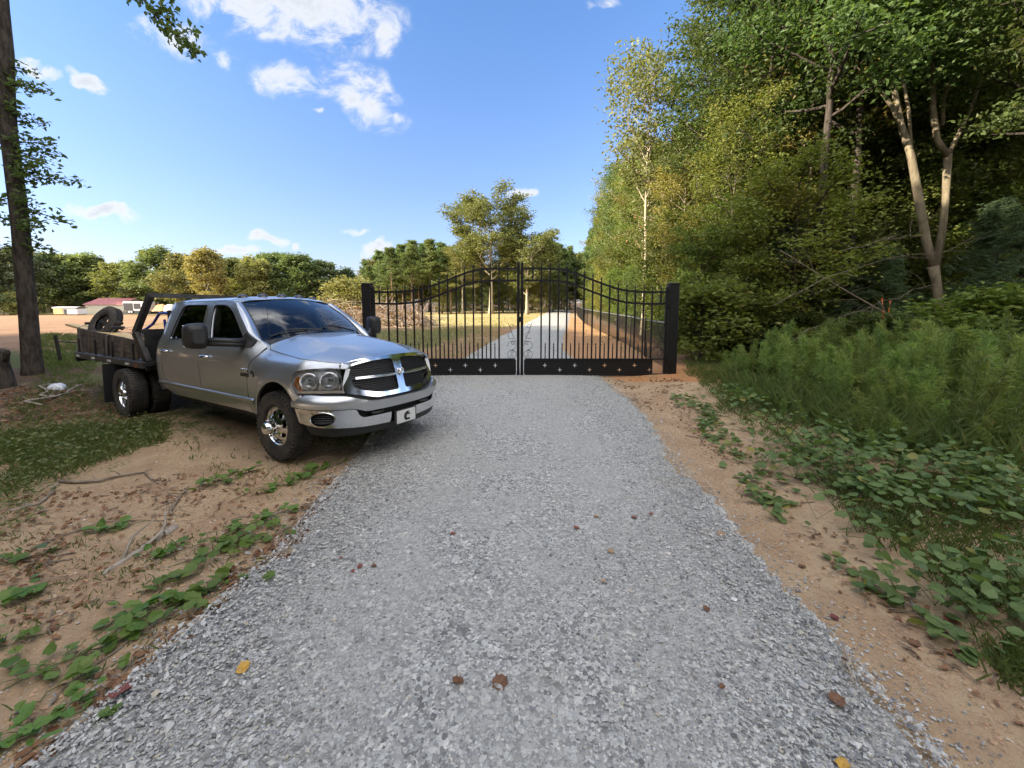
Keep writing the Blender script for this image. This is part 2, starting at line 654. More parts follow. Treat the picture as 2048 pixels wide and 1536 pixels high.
def build_ground():
    n = 420
    k = np.linspace(-1, 1, n)
    X = np.sinh(k * 5.3) / math.sinh(5.3) * 420
    ky = np.linspace(-.62, 1, n)
    Y = 4 + np.sinh(ky * 5.3) / math.sinh(5.3) * 420
    XX, YY = np.meshgrid(X, Y)
    V = np.stack([XX, YY, gz(XX, YY)], -1)
    o = MB().grid(V).build('ground', ground_mat(), smooth=True)
    o['kind'] = 'structure'
    x, y = XX.ravel(), YY.ravel()
    L, Rr = drive_edges(y)
    a = {}
    a['field'] = smooth01(8.5, 13, y) * smooth01(2.0, -1.0, x - L)
    a['straw'] = smooth01(22, 36, y) * smooth01(-24, -8, x) * smooth01(4, -1, x - L) * .9 + .35 * smooth01(40, 60, y) * (x < 0)
    a['clay'] = np.maximum(smooth01(-.3, .2, x - Rr) * smooth01(9.9, 11, y) * smooth01(9, 6.5, x) * .60,
                           smooth01(1.6, .85, np.hypot((x - 4.5) / 1.7, (y - 9.9) / .95)))
    a['clay'] = np.maximum(a['clay'], smooth01(1.2, .6, np.hypot((x - 9) / 6, (y - 78) / 4)))
    gl = smooth01(-3.6, -5.2, x) * smooth01(2.4, 4.4, y) * smooth01(13, 9.5, y) * .56
    gl = np.maximum(gl, smooth01(-6.5, -9.5, x) * smooth01(8, 9.5, y) * smooth01(19, 12, y) * .85)
    gr = smooth01(1.2, 2.6, x - Rr) * smooth01(9.3, 8.3, y) * .52
    fd = .62 * smooth01(14, 17, y) * smooth01(34, 24, y) * smooth01(-26, -12, x) * smooth01(0, -3, x - L)
    a['grass'] = np.maximum.reduce([gl, gr, fd, .7 * smooth01(80, 95, y)])
    wd = smooth01(.8, 2.6, x - Rr - np.interp(y, [-10, 8, 10, 13, 16, 80], [2.2, 4.5, 4.2, 2.6, 2.0, 1.6]))
    li = smooth01(-4.6, -6.5, x) * smooth01(5.2, 6.4, y) * smooth01(10.5, 8.8, y) * .62
    a['litter'] = np.maximum.reduce([wd, li, smooth01(1.6, .7, np.hypot((x + 12.5) / 1.8, (y - 10.2) / 1.5)) * .7, smooth01(92, 110, y)])
    for nm, val in a.items():
        at = o.data.attributes.new(nm, 'FLOAT', 'POINT')
        at.data.foreach_set('value', np.clip(val, 0, 1).astype(np.float32))


def gravel_mat():
    m = bpy.data.materials.new('crushed_stone')
    m.use_nodes = True
    t = NT(m.node_tree)
    b = t.n['Principled BSDF']
    g = t.new('ShaderNodeNewGeometry').outputs['Position']
    wv = t.new('ShaderNodeVectorMath', operation='ADD')
    t.l.new(g, wv.inputs[0])
    nz = t.new('ShaderNodeTexNoise')
    t.l.new(g, nz.inputs['Vector'])
    nz.inputs['Scale'].default_value = 60
    sc = t.new('ShaderNodeVectorMath', operation='SCALE')
    t.l.new(nz.outputs['Color'], sc.inputs[0])
    sc.inputs['Scale'].default_value = .012
    t.l.new(sc.outputs[0], wv.inputs[1])
    p = wv.outputs[0]
    v1, v2, v3 = t.vor(p, 78), t.vor(p, 38), t.vor(p, 170)
    r1 = t.new('ShaderNodeSeparateColor')
    t.l.new(v1.outputs['Color'], r1.inputs[0])
    r2 = t.new('ShaderNodeSeparateColor')
    t.l.new(v2.outputs['Color'], r2.inputs[0])
    r3 = t.new('ShaderNodeSeparateColor')
    t.l.new(v3.outputs['Color'], r3.inputs[0])
    stone = [(0, (.15, .148, .143)), (.25, (.28, .277, .262)), (.6, (.415, .408, .382)), (.88, (.56, .548, .51)), (1, (.72, .695, .64))]
    c1 = t.ramp(r1.outputs[0], stone)
    c2 = t.ramp(r2.outputs[0], stone)
    c3 = t.ramp(r3.outputs[0], stone)
    big = t.m('GREATER_THAN', r2.outputs[1], .72)
    c = t.mix(big, c1, c2)
    xs = t.new('ShaderNodeSeparateXYZ')
    t.l.new(g, xs.inputs[0])
    tr = t.m('SUBTRACT', t.m('ABSOLUTE', t.m('ADD', xs.outputs[0], t.m('MULTIPLY', t.m('SUBTRACT', t.noise(g, .5, 3), .5), .5))), .78)
    tr = t.rng(t.m('ABSOLUTE', tr), .34, .06)          # compacted wheel tracks
    fines = t.m('ADD', t.rng(t.noise(g, 1.1, 5, .6), .42, .62), t.m('MULTIPLY', tr, .55), None, True)
    c = t.mix(t.m('MULTIPLY', fines, .6), c, t.mix(.5, c3, (.43, .415, .375)))
    c = t.mix(t.m('MULTIPLY', t.rng(t.noise(g, .8, 4, .6), .55, .72), .35), c, (.40, .35, .25))
    far = t.new('ShaderNodeSeparateXYZ')
    t.l.new(g, far.inputs[0])
    t.put(b.inputs['Base Color'], c)
    b.inputs['Roughness'].default_value = .85
    b.inputs['Specular IOR Level'].default_value = .25
    h = t.mix(big, v1.outputs['Distance'], t.m('MULTIPLY', v2.outputs['Distance'], 1.6))
    h = t.m('ADD', t.m('MULTIPLY', h, -1.0), t.m('MULTIPLY', v3.outputs['Distance'], -.35))
    bn = t.new('ShaderNodeBump')
    bn.inputs['Strength'].default_value = 1.0
    bn.inputs['Distance'].default_value = .010
    t.put(bn.inputs['Height'], h)
    t.l.new(bn.outputs[0], b.inputs['Normal'])
    return m


def stone_mat():
    m = bpy.data.materials.new('loose_stone')
    m.use_nodes = True
    t = NT(m.node_tree)
    b = t.n['Principled BSDF']
    isl = t.new('ShaderNodeNewGeometry').outputs['Random Per Island']
    c = t.ramp(isl, [(0, (.13, .128, .126)), (.2, (.265, .262, .255)), (.55, (.40, .393, .372)), (.82, (.49, .48, .452)), (.95, (.61, .595, .56)), (.97, (.42, .36, .26)), (1, (.70, .68, .65))])
    t.put(b.inputs['Base Color'], c)
    b.inputs['Roughness'].default_value = .75
    b.inputs['Specular IOR Level'].default_value = .35
    return m


def build_drive():
    rs = np.random.RandomState(3)
    ys = np.concatenate([np.arange(-12, 0, .25), np.arange(0, 16, .05), np.arange(16, 76, .25)])
    L, Rr = drive_edges(ys)

    def rag(n, sc):
        r = rs.rand(n)
        k = np.ones(7) / 7
        s_ = np.convolve(rs.rand(n) - .5, k, 'same') * 1.2 + np.convolve(rs.rand(n) - .5, np.ones(31) / 31, 'same') * 3
        return (s_ + (r - .5) * .35) * sc
    far = 1 + smooth01(20, 60, ys)
    L = L + rag(len(ys), .22) * far
    Rr = Rr + rag(len(ys), .22) * far
    tt = np.array([0, .02, .06, .14, .3, .5, .7, .86, .94, .98, 1.0])
    zz = np.array([-.035, -.004, .012, .02, .026, .03, .026, .02, .012, -.004, -.035])
    X = L[:, None] * (1 - tt) + Rr[:, None] * tt
    Y = np.repeat(ys[:, None], len(tt), 1)
    base = .25 * smooth01(45, 80, Y) * smooth01(0, 8, X)
    Z = base + zz[None] + .008 * bumps(X * 1.3, Y)
    MB().grid(np.stack([X, Y, Z], -1)).build('gravel_driveway', gravel_mat(), smooth=True)['kind'] = 'structure'

    # loose angular stones on top
    N = 78000
    y = 1.05 + (rs.rand(N) ** 1.7) * 9.6
    l, r = drive_edges(y)
    e = rs.rand(N)
    x = l + (r - l) * e
    keep = rs.rand(N) > .40 * np.exp(-((np.abs(x) - .78) / .18) ** 2)
    y = np.where(keep, y, 1.05 + rs.rand(N) * 3)
    l, r = drive_edges(y)
    x = np.where(keep, x, np.where(rs.rand(N) < .5, l + rs.rand(N) * .5, r - rs.rand(N) * .45))
    edge = rs.rand(N) < .10
    side = rs.rand(N) < .6
    sp = np.abs(rs.randn(N)) * .24
    x = np.where(edge, np.where(side, l - sp + .08, r + sp * .7 - .08), x)
    size = .0031 + .0056 * rs.rand(N) ** 2.8 + .010 * (rs.rand(N) < .03) * rs.rand(N)
    size *= np.where(e < .3, 1.2, 1.0)
    oc = np.array([[1, 0, 0], [-1, 0, 0], [0, 1, 0], [0, -1, 0], [0, 0, 1], [0, 0, -1]], float)
    tri = np.array([[0, 2, 4], [2, 1, 4], [1, 3, 4], [3, 0, 4], [2, 0, 5], [1, 2, 5], [3, 1, 5], [0, 3, 5]])
    a = rs.rand(N) * 2 * PI
    V = oc[None] * (.7 + .6 * rs.rand(N, 6, 1)) + .35 * (rs.rand(N, 6, 3) - .5)
    V = V * size[:, None, None] * np.stack([1.25 + .5 * rs.rand(N), .95 + .3 * rs.rand(N), .55 + .35 * rs.rand(N)], 1)[:, None]
    ca, sa = np.cos(a)[:, None], np.sin(a)[:, None]
    tl = (rs.rand(N) - .5)[:, None] * .9
    vx, vy, vz = V[..., 0], V[..., 1], V[..., 2]
    vx, vz = vx * np.cos(tl) - vz * np.sin(tl), vx * np.sin(tl) + vz * np.cos(tl)
    V = np.stack([vx * ca - vy * sa, vx * sa + vy * ca, vz], -1)
    z0 = np.where((x > l) & (x < r), .024, gz(x, y) + .004)
    V += np.stack([x, y, z0 + size * .25], 1)[:, None]
    F = tri[None] + (np.arange(N) * 6)[:, None, None]
    MB().add(V.reshape(-1, 3), F.reshape(-1, 3)).build('gravel', stone_mat())
    tag(bpy.data.objects['gravel'], 'loose grey crushed stone lying over the driveway', kind='stuff')


build_ground()
build_drive()

# ------------------------------------------------------------------ trees
def pix_ground(u, v, z=0.0):
    d = pix_dir(u, v)
    k = (z - CAMH) / d.z
    return d.x * k, d.y * k


def at(u, v, Y):
    """point seen at pixel (u, v) of the 2048 px photograph, Y metres ahead"""
    d = pix_dir(u, v)
    k = Y / d.y
    return np.array([d.x * k, Y, CAMH + d.z * k])


def bark(name, c, c2, sc=9):
    m = mat(name, c, .9, spec=.2)
    t = NT(m.node_tree)
    b = t.n['Principled BSDF']
    tc = t.new('ShaderNodeTexCoord').outputs['Object']
    st = t.mapping(tc, (1, 1, .22))
    f = t.noise(st, sc, 6, .7, .3)
    t.put(b.inputs['Base Color'], t.mix(t.rng(f, .38, .62), c, c2))
    bn = t.new('ShaderNodeBump')
    bn.inputs['Strength'].default_value = .8
    bn.inputs['Distance'].default_value = .03
    t.put(bn.inputs['Height'], f)
    t.l.new(bn.outputs[0], b.inputs['Normal'])
    return m


BARK = bark('grey_brown_bark', (.085, .068, .054), (.19, .155, .125))
BARK_DARK = bark('dark_bark', (.032, .027, .023), (.085, .07, .058), 14)
BARK_PALE = bark('pale_smooth_bark', (.30, .25, .18), (.44, .38, .28), 5)
BARK_PINE = bark('pine_bark', (.12, .075, .05), (.25, .18, .13), 8)
LEAF_OAK = leaf_mat('oak_leaves', (.06, .09, .022), (.105, .14, .034), (.18, .18, .05))
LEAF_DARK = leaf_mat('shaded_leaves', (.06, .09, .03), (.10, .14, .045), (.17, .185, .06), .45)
LEAF_YEL = leaf_mat('yellowing_leaves', (.14, .145, .035), (.23, .205, .05), (.32, .24, .07), .35)
LEAF_LIME = leaf_mat('lime_green_leaves', (.095, .14, .028), (.155, .195, .042), (.25, .245, .06), .4)
LEAF_AUT = leaf_mat('golden_autumn_leaves', (.19, .15, .04), (.29, .22, .06), (.36, .22, .06), .35)
NEEDLE = leaf_mat('pine_needles', (.085, .135, .042), (.135, .185, .06), (.19, .20, .08), .3)
NEEDLE_BLUE = leaf_mat('cedar_sprays', (.06, .095, .05), (.09, .13, .065), (.12, .15, .075), .3)
FAR_OLIVE = leaf_mat('far_olive_leaves', (.14, .15, .055), (.215, .21, .075), (.30, .26, .09), .35)  # far leaf colours shifted paler in place of haze
FAR_GREEN = leaf_mat('far_green_leaves', (.11, .15, .055), (.175, .21, .078), (.25, .25, .09), .35)
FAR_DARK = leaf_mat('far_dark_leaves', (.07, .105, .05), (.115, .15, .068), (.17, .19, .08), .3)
FAR_GOLD = leaf_mat('far_golden_leaves', (.20, .19, .065), (.28, .255, .085), (.33, .27, .10), .35, .5, .1)
FAR_TALL = leaf_mat('tall_tree_leaves', (.12, .145, .05), (.18, .195, .068), (.26, .245, .09), .35, .5, .05)
LEAF_RUST = leaf_mat('rusty_dry_leaves', (.20, .11, .05), (.26, .15, .07), (.17, .12, .05), .3)


def unit(v):
    return v / (np.linalg.norm(v) + 1e-12)


def curve(p, d, L, k, up, rs, wig):
    """path from p along d, bending towards 'up' strength"""
    pts = [np.array(p, float)]
    d = unit(np.array(d, float))
    for i in range(k):
        d = unit(d + np.array([0, 0, up / k]) + rs.randn(3) * wig)
        pts.append(pts[-1] + d * L / k)
    return np.array(pts)


def trunk_path(H, rs, lean=(0, 0), wob=.015, k=12):
    t = np.linspace(0, 1, k + 1)
    w = np.cumsum(rs.randn(k + 1, 2) * wob * H / 3, 0)
    w -= w[0]
    return np.stack([w[:, 0] * t + lean[0] * t * H, w[:, 1] * t + lean[1] * t * H, t * H - .15 * (t == 0)], 1)


def pt(path, t):
    f = t * (len(path) - 1)
    i = min(int(f), len(path) - 2)
    return path[i] + (path[i + 1] - path[i]) * (f - i)


def leaf_cards(mb, pos, rs, size, elong=1.7, droop=0.0, flat=.6, fold=.25):
    """one folded four-cornered leaf at every point"""
    n = len(pos)
    d = rs.randn(n, 3)
    d[:, 2] = d[:, 2] * (1 - flat) - droop
    d /= np.linalg.norm(d, axis=1)[:, None]
    nn = rs.randn(n, 3) * (1 - flat) + np.array([0, 0, 1.0]) * flat
    s_ = np.cross(d, nn)
    s_ /= np.linalg.norm(s_, axis=1)[:, None] + 1e-9
    w = np.cross(s_, d)
    sz = size * (.6 + .8 * rs.rand(n, 1))
    L = sz * elong * .5
    V = np.stack([pos - d * L, pos + s_ * sz * .5 + w * sz * fold, pos + d * L * 1.1, pos - s_ * sz * .5 + w * sz * fold], 1)
    F = np.arange(n * 4).reshape(n, 4)
    mb.add(V.reshape(-1, 3), F)


def broadleaf(seed, H=15, r0=.2, cb=.35, spread=4.5, nl=22, leaves=9000, lsize=.26, clump=.55, shape='round', lean=(0, 0), up=.5, sub=5, droop=.2, wob=.012, flat=.5, sides=7, twig=1.0, tb=None):
    """returns (trunk mesh builder, crown mesh builder)"""
    rs = np.random.RandomState(seed)
    T, C = MB(), MB()
    tp = trunk_path(H * .94, rs, lean, wob)
    tt = np.linspace(0, 1, len(tp))
    rr = r0 * (1 - .93 * tt ** .9) * (1 + .55 * np.exp(-tt * 30))
    T.tube(tp, rr, sides + 2)
    A = []
    for k in range(nl):
        t = cb + (1 - cb) * ((k + rs.rand() * .8) / nl) ** .9
        t = min(t, .985)
        q = (t - cb) / (1 - cb)
        sh = {'round': math.sqrt(max(.04, 1 - (1.55 * q - .62) ** 2)), 'cone': 1.02 - .85 * q, 'vase': .35 + .75 * q * (1.35 - q) * 1.7, 'umb': .5 + .55 * math.sin(min(1, q * 1.25) * PI * .62) - .55 * max(0, q - .75) * 2, 'col': .75 + .3 * math.sin(q * 3)}[shape]
        az = k * 2.39996 + rs.randn() * .35
        el = {'round': .15 + .75 * q, 'cone': .0 + .4 * q, 'vase': .75 + .3 * q, 'umb': .62 + .25 * q, 'col': .25 + .5 * q}[shape] + rs.randn() * .12
        L = max(.35, spread * sh * (.8 + .4 * rs.rand()))
        p = pt(tp, t)
        d = (math.cos(az) * math.cos(el), math.sin(az) * math.cos(el), math.sin(el))
        lp = curve(p, d, L, 6, up, rs, .09)
        r1 = max(.012, min(r0 * .5, r0 * (1 - t) * .75 + .012) * (.7 + .3 * rs.rand()))
        T.tube(lp, np.linspace(r1, .008 * twig, 7), max(4, sides - 2), cap=False)
        A.append(lp[-2:])
        for j in range(sub):
            tj = .3 + .68 * (j + rs.rand() * .6) / sub
            a2 = az + (1 if j % 2 else -1) * (.5 + .6 * rs.rand())
            e2 = el * .6 + .2 + rs.randn() * .35
            l2 = L * .5 * (1.15 - tj * .6)
            sp = curve(pt(lp, tj), (math.cos(a2) * math.cos(e2), math.sin(a2) * math.cos(e2), math.sin(e2)), l2, 4, up * .6, rs, .12)
            T.tube(sp, np.linspace(r1 * .42 + .004, .005 * twig, 5), 4, cap=False)
            A += [sp[2:], (sp[2:] + sp[1:-1]) / 2]
    A = np.concatenate(A)
    # leaves gather in clumps at the twigs; some twigs stay nearly bare
    wgt = rs.rand(len(A)) ** 1.6 + .04
    idx = rs.choice(len(A), leaves, p=wgt / wgt.sum())
    pos = A[idx] + rs.randn(leaves, 3) * clump * np.array([1, 1, .6])
    pos[:, 2] = np.maximum(pos[:, 2], .15)
    leaf_cards(C, pos, rs, lsize, 1.7, droop, flat)
    k = H / max(v[:, 2].max() for v in C.v)      # crown top at H
    for q in T.v + C.v:
        q[:, 2] *= k
    return T, C


def pine(seed, H=18, r0=.17, cb=.5, spread=2.6, nw=15, tufts=900, nl=.34, nwid=.035, per=9, dead=10, lean=(0, 0), feather=False):
    rs = np.random.RandomState(seed)
    T, C = MB(), MB()
    tp = trunk_path(H * .97, rs, lean, .006)
    tt = np.linspace(0, 1, len(tp))
    T.tube(tp, r0 * (1 - .9 * tt) * (1 + .3 * np.exp(-tt * 30)), 8)
    A = []
    for k in range(dead):           # dead stubs below the crown
        t = .12 + (cb - .12) * rs.rand()
        az = rs.rand() * 6.28
        T.tube(curve(pt(tp, t), (math.cos(az), math.sin(az), -.1 + .4 * rs.rand()), .5 + 1.3 * rs.rand(), 4, -.2, rs, .12), np.linspace(.022, .006, 5), 4, cap=False)
    for w in range(nw):
        q = (w + .3 * rs.rand()) / nw
        t = cb + (1 - cb) * q * .985
        for j in range(rs.randint(3, 6)):
            az = rs.rand() * 6.28
            el = -.12 + .75 * q + rs.randn() * .12
            L = spread * (1.05 - .82 * q ** 1.2) * (.65 + .5 * rs.rand())
            lp = curve(pt(tp, t), (math.cos(az) * math.cos(el), math.sin(az) * math.cos(el), math.sin(el)), L, 5, -.25 if feather else .35, rs, .08)
            T.tube(lp, np.linspace(.03 * (1 - q) + .012, .007, 6), 4, cap=False)
            A += [lp[2:], (lp[2:] + lp[1:-1]) / 2]
            for s_ in (-1, 1):
                for tj in (.45, .7):
                    a2 = az + s_ * .75
                    sp = curve(pt(lp, tj), (math.cos(a2), math.sin(a2), el * .6), L * .38, 3, -.2 if feather else .3, rs, .1)
                    T.tube(sp, np.linspace(.012, .005, 4), 3, cap=False)
                    A.append(sp[1:])
    A = np.concatenate(A)
    idx = rs.randint(0, len(A), tufts)
    c = A[idx] + rs.randn(tufts, 3) * (.12 if feather else .16)
    pos = np.repeat(c, per, 0)
    n = len(pos)
    d = rs.randn(n, 3)
    d[:, 2] = d[:, 2] * (.35 if feather else .7) + (-.35 if feather else .35)
    d /= np.linalg.norm(d, axis=1)[:, None]
    s_ = np.cross(d, rs.randn(n, 3))
    s_ /= np.linalg.norm(s_, axis=1)[:, None]
    L = nl * (.6 + .6 * rs.rand(n, 1))
    V = np.stack([pos, pos + d * L * .5 + s_ * nwid, pos + d * L, pos + d * L * .5 - s_ * nwid], 1)
    C.add(V.reshape(-1, 3), np.arange(n * 4).reshape(n, 4))
    return T, C


PROTO = {}


def proto(key, TC, bmat, lmat):
    PROTO[key] = (TC[0].mesh('trunk', True), TC[1].mesh('crown'), bmat, lmat)
    PROTO[key][0].materials.append(bmat)
    PROTO[key][1].materials.append(lmat)


def plant_tree(key, x, y, s=1.0, rz=None, name='tree', label='', cat='tree', group=None, leaf=None, brk=None, sz=None, z=None):
    tm, cm, bm_, lm_ = PROTO[key]
    rz = random.random() * 6.28 if rz is None else rz
    root = thing(name, (x, y, GZ(x, y) - .03 if z is None else z), label, cat, group, rz)
    root.scale = (s, s, sz or s)
    for nm, me, m_ in (('trunk', tm, brk), ('crown', cm, leaf)):
        o = bpy.data.objects.new(nm, me)
        COL.objects.link(o)
        o.parent = root
        if m_ is not None:
            o.material_slots[0].link = 'OBJECT'
            o.material_slots[0].material = m_
    return root


random.seed(5)
for i in range(4):     # far round-crowned trees
    proto('oak%d' % i, broadleaf(10 + i, 13, .26, .16, 4.6, 30, 11000, .30, .55, 'round', up=.3, sub=5), BARK, LEAF_OAK)
for i in range(4):     # far pines with bare lower trunks
    proto('pine%d' % i, pine(30 + i, 16, .16, .42, 2.7, 15, 1500, .42, .045, 9), BARK_PINE, NEEDLE)
for i in range(5):     # slender trees of the wood beside the drive
    proto('slim%d' % i, broadleaf(50 + i, 15, .135, .40, 2.9, 26, 13000, .082, .30, 'col', up=.35, sub=5, droop=.4, sides=6), BARK_DARK, LEAF_DARK)
for i in range(2):     # trees with high crowns over bare dark trunks
    proto('high%d' % i, broadleaf(60 + i, 16, .17, .46, 3.0, 24, 13000, .085, .30, 'col', up=.35, sub=5, droop=.4, sides=6), BARK_DARK, LEAF_DARK)
for i in range(3):     # saplings with branches from the ground up
    proto('sap%d' % i, broadleaf(70 + i, 6, .045, .10, 1.7, 24, 8500, .07, .24, 'col', up=.25, sub=4, droop=.3, sides=5), BARK_DARK, LEAF_LIME)
for i in range(3):     # low bushes
    proto('bush%d' % i, broadleaf(80 + i, 2.1, .03, .03, 1.25, 26, 4600, .078, .2, 'round', up=.3, sub=4, droop=.2, sides=4), BARK_DARK, LEAF_LIME)
for i in range(2):     # feathery drooping conifers
    proto('cedar%d' % i, pine(90 + i, 8, .09, .12, 2.4, 22, 2600, .26, .016, 12, 4, feather=True), BARK_DARK, NEEDLE_BLUE)


def build_far_trees():
    # ---- tree line beyond the field on the left; (px, top py, Y, kind, leaf, label)
    base = lambda u, Y: at(u, HOR, Y)[0]
    L = [(-70, 500, 84, 'oak0', FAR_DARK, 'dark tree cut by the left edge of the field wood'),
         (22, 497, 88, 'oak1', FAR_DARK, 'shaded dark tree behind the leaning trunk at far left'),
         (85, 503, 100, 'oak2', FAR_DARK, 'shaded round tree just right of the leaning trunk'),
         (128, 508, 104, 'oak3', FAR_GREEN, 'green tree whose top catches sun above the small yellow shed'),
         (172, 506, 106, 'oak0', FAR_GREEN, 'dark tree behind the left end of the cream building'),
         (208, 514, 106, 'pine1', NEEDLE, 'narrow dark pointed conifer behind the red roofed building'),
         (246, 524, 103, 'oak1', FAR_OLIVE, 'wide low yellow green tree right of the red roofed building'),
         (318, 492, 100, 'oak2', FAR_GREEN, 'tall round oak above the flatbed rack'),
         (372, 508, 84, 'oak3', FAR_OLIVE, 'bright green tree above the rear cab window'),
         (418, 497, 76, 'oak0', FAR_GOLD, 'golden yellow autumn tree above the truck roof'),
         (462, 516, 86, 'oak1', FAR_GREEN, 'dark green tree right of the golden autumn tree'),
         (512, 512, 82, 'oak2', FAR_OLIVE, 'lime green tree above the left cab roof light'),
         (552, 504, 90, 'oak3', FAR_GREEN, 'tall green tree above the middle of the truck roof'),
         (598, 506, 84, 'oak0', FAR_GREEN, 'green tree above the right cab roof lights'),
         (645, 522, 88, 'oak1', FAR_DARK, 'dark tree left of the pine group'),
         (690, 534, 92, 'oak2', FAR_DARK, 'farthest dark tree in the gap left of the pines')]
    for (u, v, Y, k, lf, lab) in L:
        x = base(u, Y)
        g = GZ(x, Y)
        H = (HOR - v) / FPX * Y + CAMH - g
        s_ = H / (16 if 'pine' in k else 13)
        if 'pine' in k:
            plant_tree(k, x, Y, s_, name='pine_tree', label=lab, leaf=lf)
        else:
            r = plant_tree(k, x, Y, s_ * 1.02, name='oak_tree', label=lab, leaf=lf)
            w = {246: 1.25, 418: .8, 598: 1.1}.get(u, 1.05)
            r.scale = (s_ * w, s_ * w, s_ * 1.02)
    # second row closing the gaps, seen only as dark green between the others
    for i in range(17):
        u = -120 + i * 52 + random.uniform(-12, 12)
        Y = 110 + random.uniform(-3, 8)
        x = base(u, Y)
        plant_tree('oak%d' % (i % 4), x, Y, random.uniform(.72, .9), name='oak_tree', leaf=random.choice([FAR_DARK, FAR_GREEN]), group='second row of the far tree line',
                   label='dark green tree in the second row behind the field tree line')
    for i in range(24):
        u = -60 + i * 33 + random.uniform(-10, 10)
        Y = 88 + random.uniform(-5, 6)
        if 90 < u < 370:
            Y = 104
        plant_tree('bush%d' % (i % 3), base(u, Y), Y, random.uniform(1.5, 2.6), name='bush', cat='bush', leaf=random.choice([FAR_DARK, FAR_GREEN, FAR_OLIVE]),
                   group='bushes along the foot of the far tree line', label='low bush at the foot of the far tree line across the field')
    plant_tree('bush1', base(697, 44), 44, 2.35, name='bush', cat='bush', leaf=FAR_OLIVE, label='yellow green bush above the brush pile left of the gate post')
    # ---- pines behind the gate's left leaf
    for k, (u, v, Y) in enumerate([(742, 530, 58), (762, 500, 64), (785, 494, 60), (806, 488, 66), (824, 480, 62), (846, 486, 66), (862, 478, 62), (884, 484, 66), (902, 492, 63), (918, 500, 70), (775, 505, 74), (838, 492, 76), (893, 490, 76),
                                   (1098, 478, 72), (1118, 488, 76), (1140, 500, 80), (1085, 492, 78), (1128, 496, 74), (1108, 484, 80), (1150, 506, 84)]):
        x = base(u, Y)
        H = (HOR - v) / FPX * Y + CAMH - GZ(x, Y)
        lab = 'tall pine in the sunlit group seen through the left gate leaf'
        grp = 'pines behind the left gate leaf'
        if u > 1050:
            lab, grp = 'pine rising at the end of the gravel drive behind the right gate leaf', 'pines at the end of the drive'
        if k == 0:
            lab, grp = 'leftmost pine of the group with long drooping lower branches', None
        s_ = H / 16
        r = plant_tree('pine%d' % (k % 4), x, Y, s_, name='pine_tree', label=lab, group=grp)
        r.scale = (s_ * 1.25, s_ * 1.25, s_)
    # ---- the two big open-crowned trees behind the middle of the gate
    H = at(985, 372, 60)[2] + .1
    proto('open_a', broadleaf(203, H, .36, .40, 8.6, 26, 24000, .21, .52, 'umb', (.0, 0), .55, 6, .1, .006, .5, 8, 3.0), BARK_PALE, FAR_TALL)
    plant_tree('open_a', base(982, 60), 60, 1, 1.0, name='tall_tree', label='tallest tree behind the gate with a high open yellow green crown', sz=1)
    proto('open_b', broadleaf(207, at(1052, 448, 58)[2], .26, .3, 5.4, 22, 12000, .2, .46, 'umb', (.0, 0), .4, 6, .1, .01, .5, 8, 2.4), BARK_PALE, FAR_TALL)
    plant_tree('open_b', base(1054, 58), 58, 1, 2.0, name='tall_tree', label='smaller pale trunked tree just right of the tallest tree')
    for (u, v, Y, k, lf, lab) in [(925, 486, 62, 'slim0', LEAF_LIME, 'leafy lime green tree left of the tallest tree'), (950, 468, 64, 'slim1', LEAF_YEL, 'thin yellowing tree against the left side of the tallest trunk'),
                                  (968, 525, 66, 'slim2', LEAF_LIME, 'green tree directly behind the tallest trunk'), (1006, 500, 66, 'slim3', LEAF_OAK, 'green tree between the two pale trunks'),
                                  (1030, 505, 68, 'slim4', LEAF_OAK, 'darker tree behind the meeting stiles of the gate'), (1075, 500, 64, 'slim0', LEAF_YEL, 'yellowing slim tree right of the smaller pale trunk'),
                                  (1020, 560, 64, 'slim2', LEAF_DARK, 'short dark tree low between the pale trunks')]:
        x = base(u, Y)
        H = (HOR - v) / FPX * Y + CAMH - GZ(x, Y)
        s_ = H / 15
        r = plant_tree(k, x, Y, s_ * 1.1, name='tree', label=lab, leaf={LEAF_LIME: FAR_OLIVE, LEAF_YEL: FAR_OLIVE, LEAF_OAK: FAR_GREEN, LEAF_DARK: FAR_DARK}[lf], brk=BARK_PALE)
        r.scale = (s_ * 1.45, s_ * 1.45, s_)
    for i in range(26):
        u = 880 + i * 10.5 + random.uniform(-5, 5)
        Y = 64 + random.uniform(-2, 5)
        x = base(u, Y)
        if x > 10 and Y < 70:
            Y = 76
            x = base(u, Y)
        plant_tree('sap%d' % (i % 3), x, Y, random.uniform(.55, .95), name='sapling', cat='sapling', leaf=random.choice([FAR_OLIVE, FAR_GREEN, FAR_OLIVE, LEAF_LIME]), brk=BARK,
                   group='saplings at the foot of the wood behind the gate', label='leafy sapling in the undergrowth at the edge of the wood behind the gate')
    for i in range(30):
        u = 735 + i * 15 + random.uniform(-4, 4)
        Y = 79 + random.uniform(-3, 7)
        H = (HOR - random.uniform(486, 530)) / FPX * Y + CAMH
        k = 'pine%d' % (i % 4) if i % 3 == 0 else 'oak%d' % (i % 4)
        r = plant_tree(k, base(u, Y), Y, H / 13, name='tree', leaf=random.choice([FAR_GREEN, FAR_OLIVE, FAR_GREEN]) if k[0] == 'o' else None,
                       group='rear row of the wood behind the gate', label='half hidden tree in the rear row of the wood behind the gate')
        w = H / 13 * .72
        r.scale = (w, w, H / (16 if k[0] == 'p' else 13))


def wood_edge(y):
    """x of the left edge of the right-hand wood"""
    return float(np.interp(y, [-8, 0, 5, 8, 10, 13, 18, 30, 45, 62, 80], [14.5, 13.5, 12.0, 10.2, 8.6, 7.2, 7.0, 8.0, 10.0, 12.6, 15]))


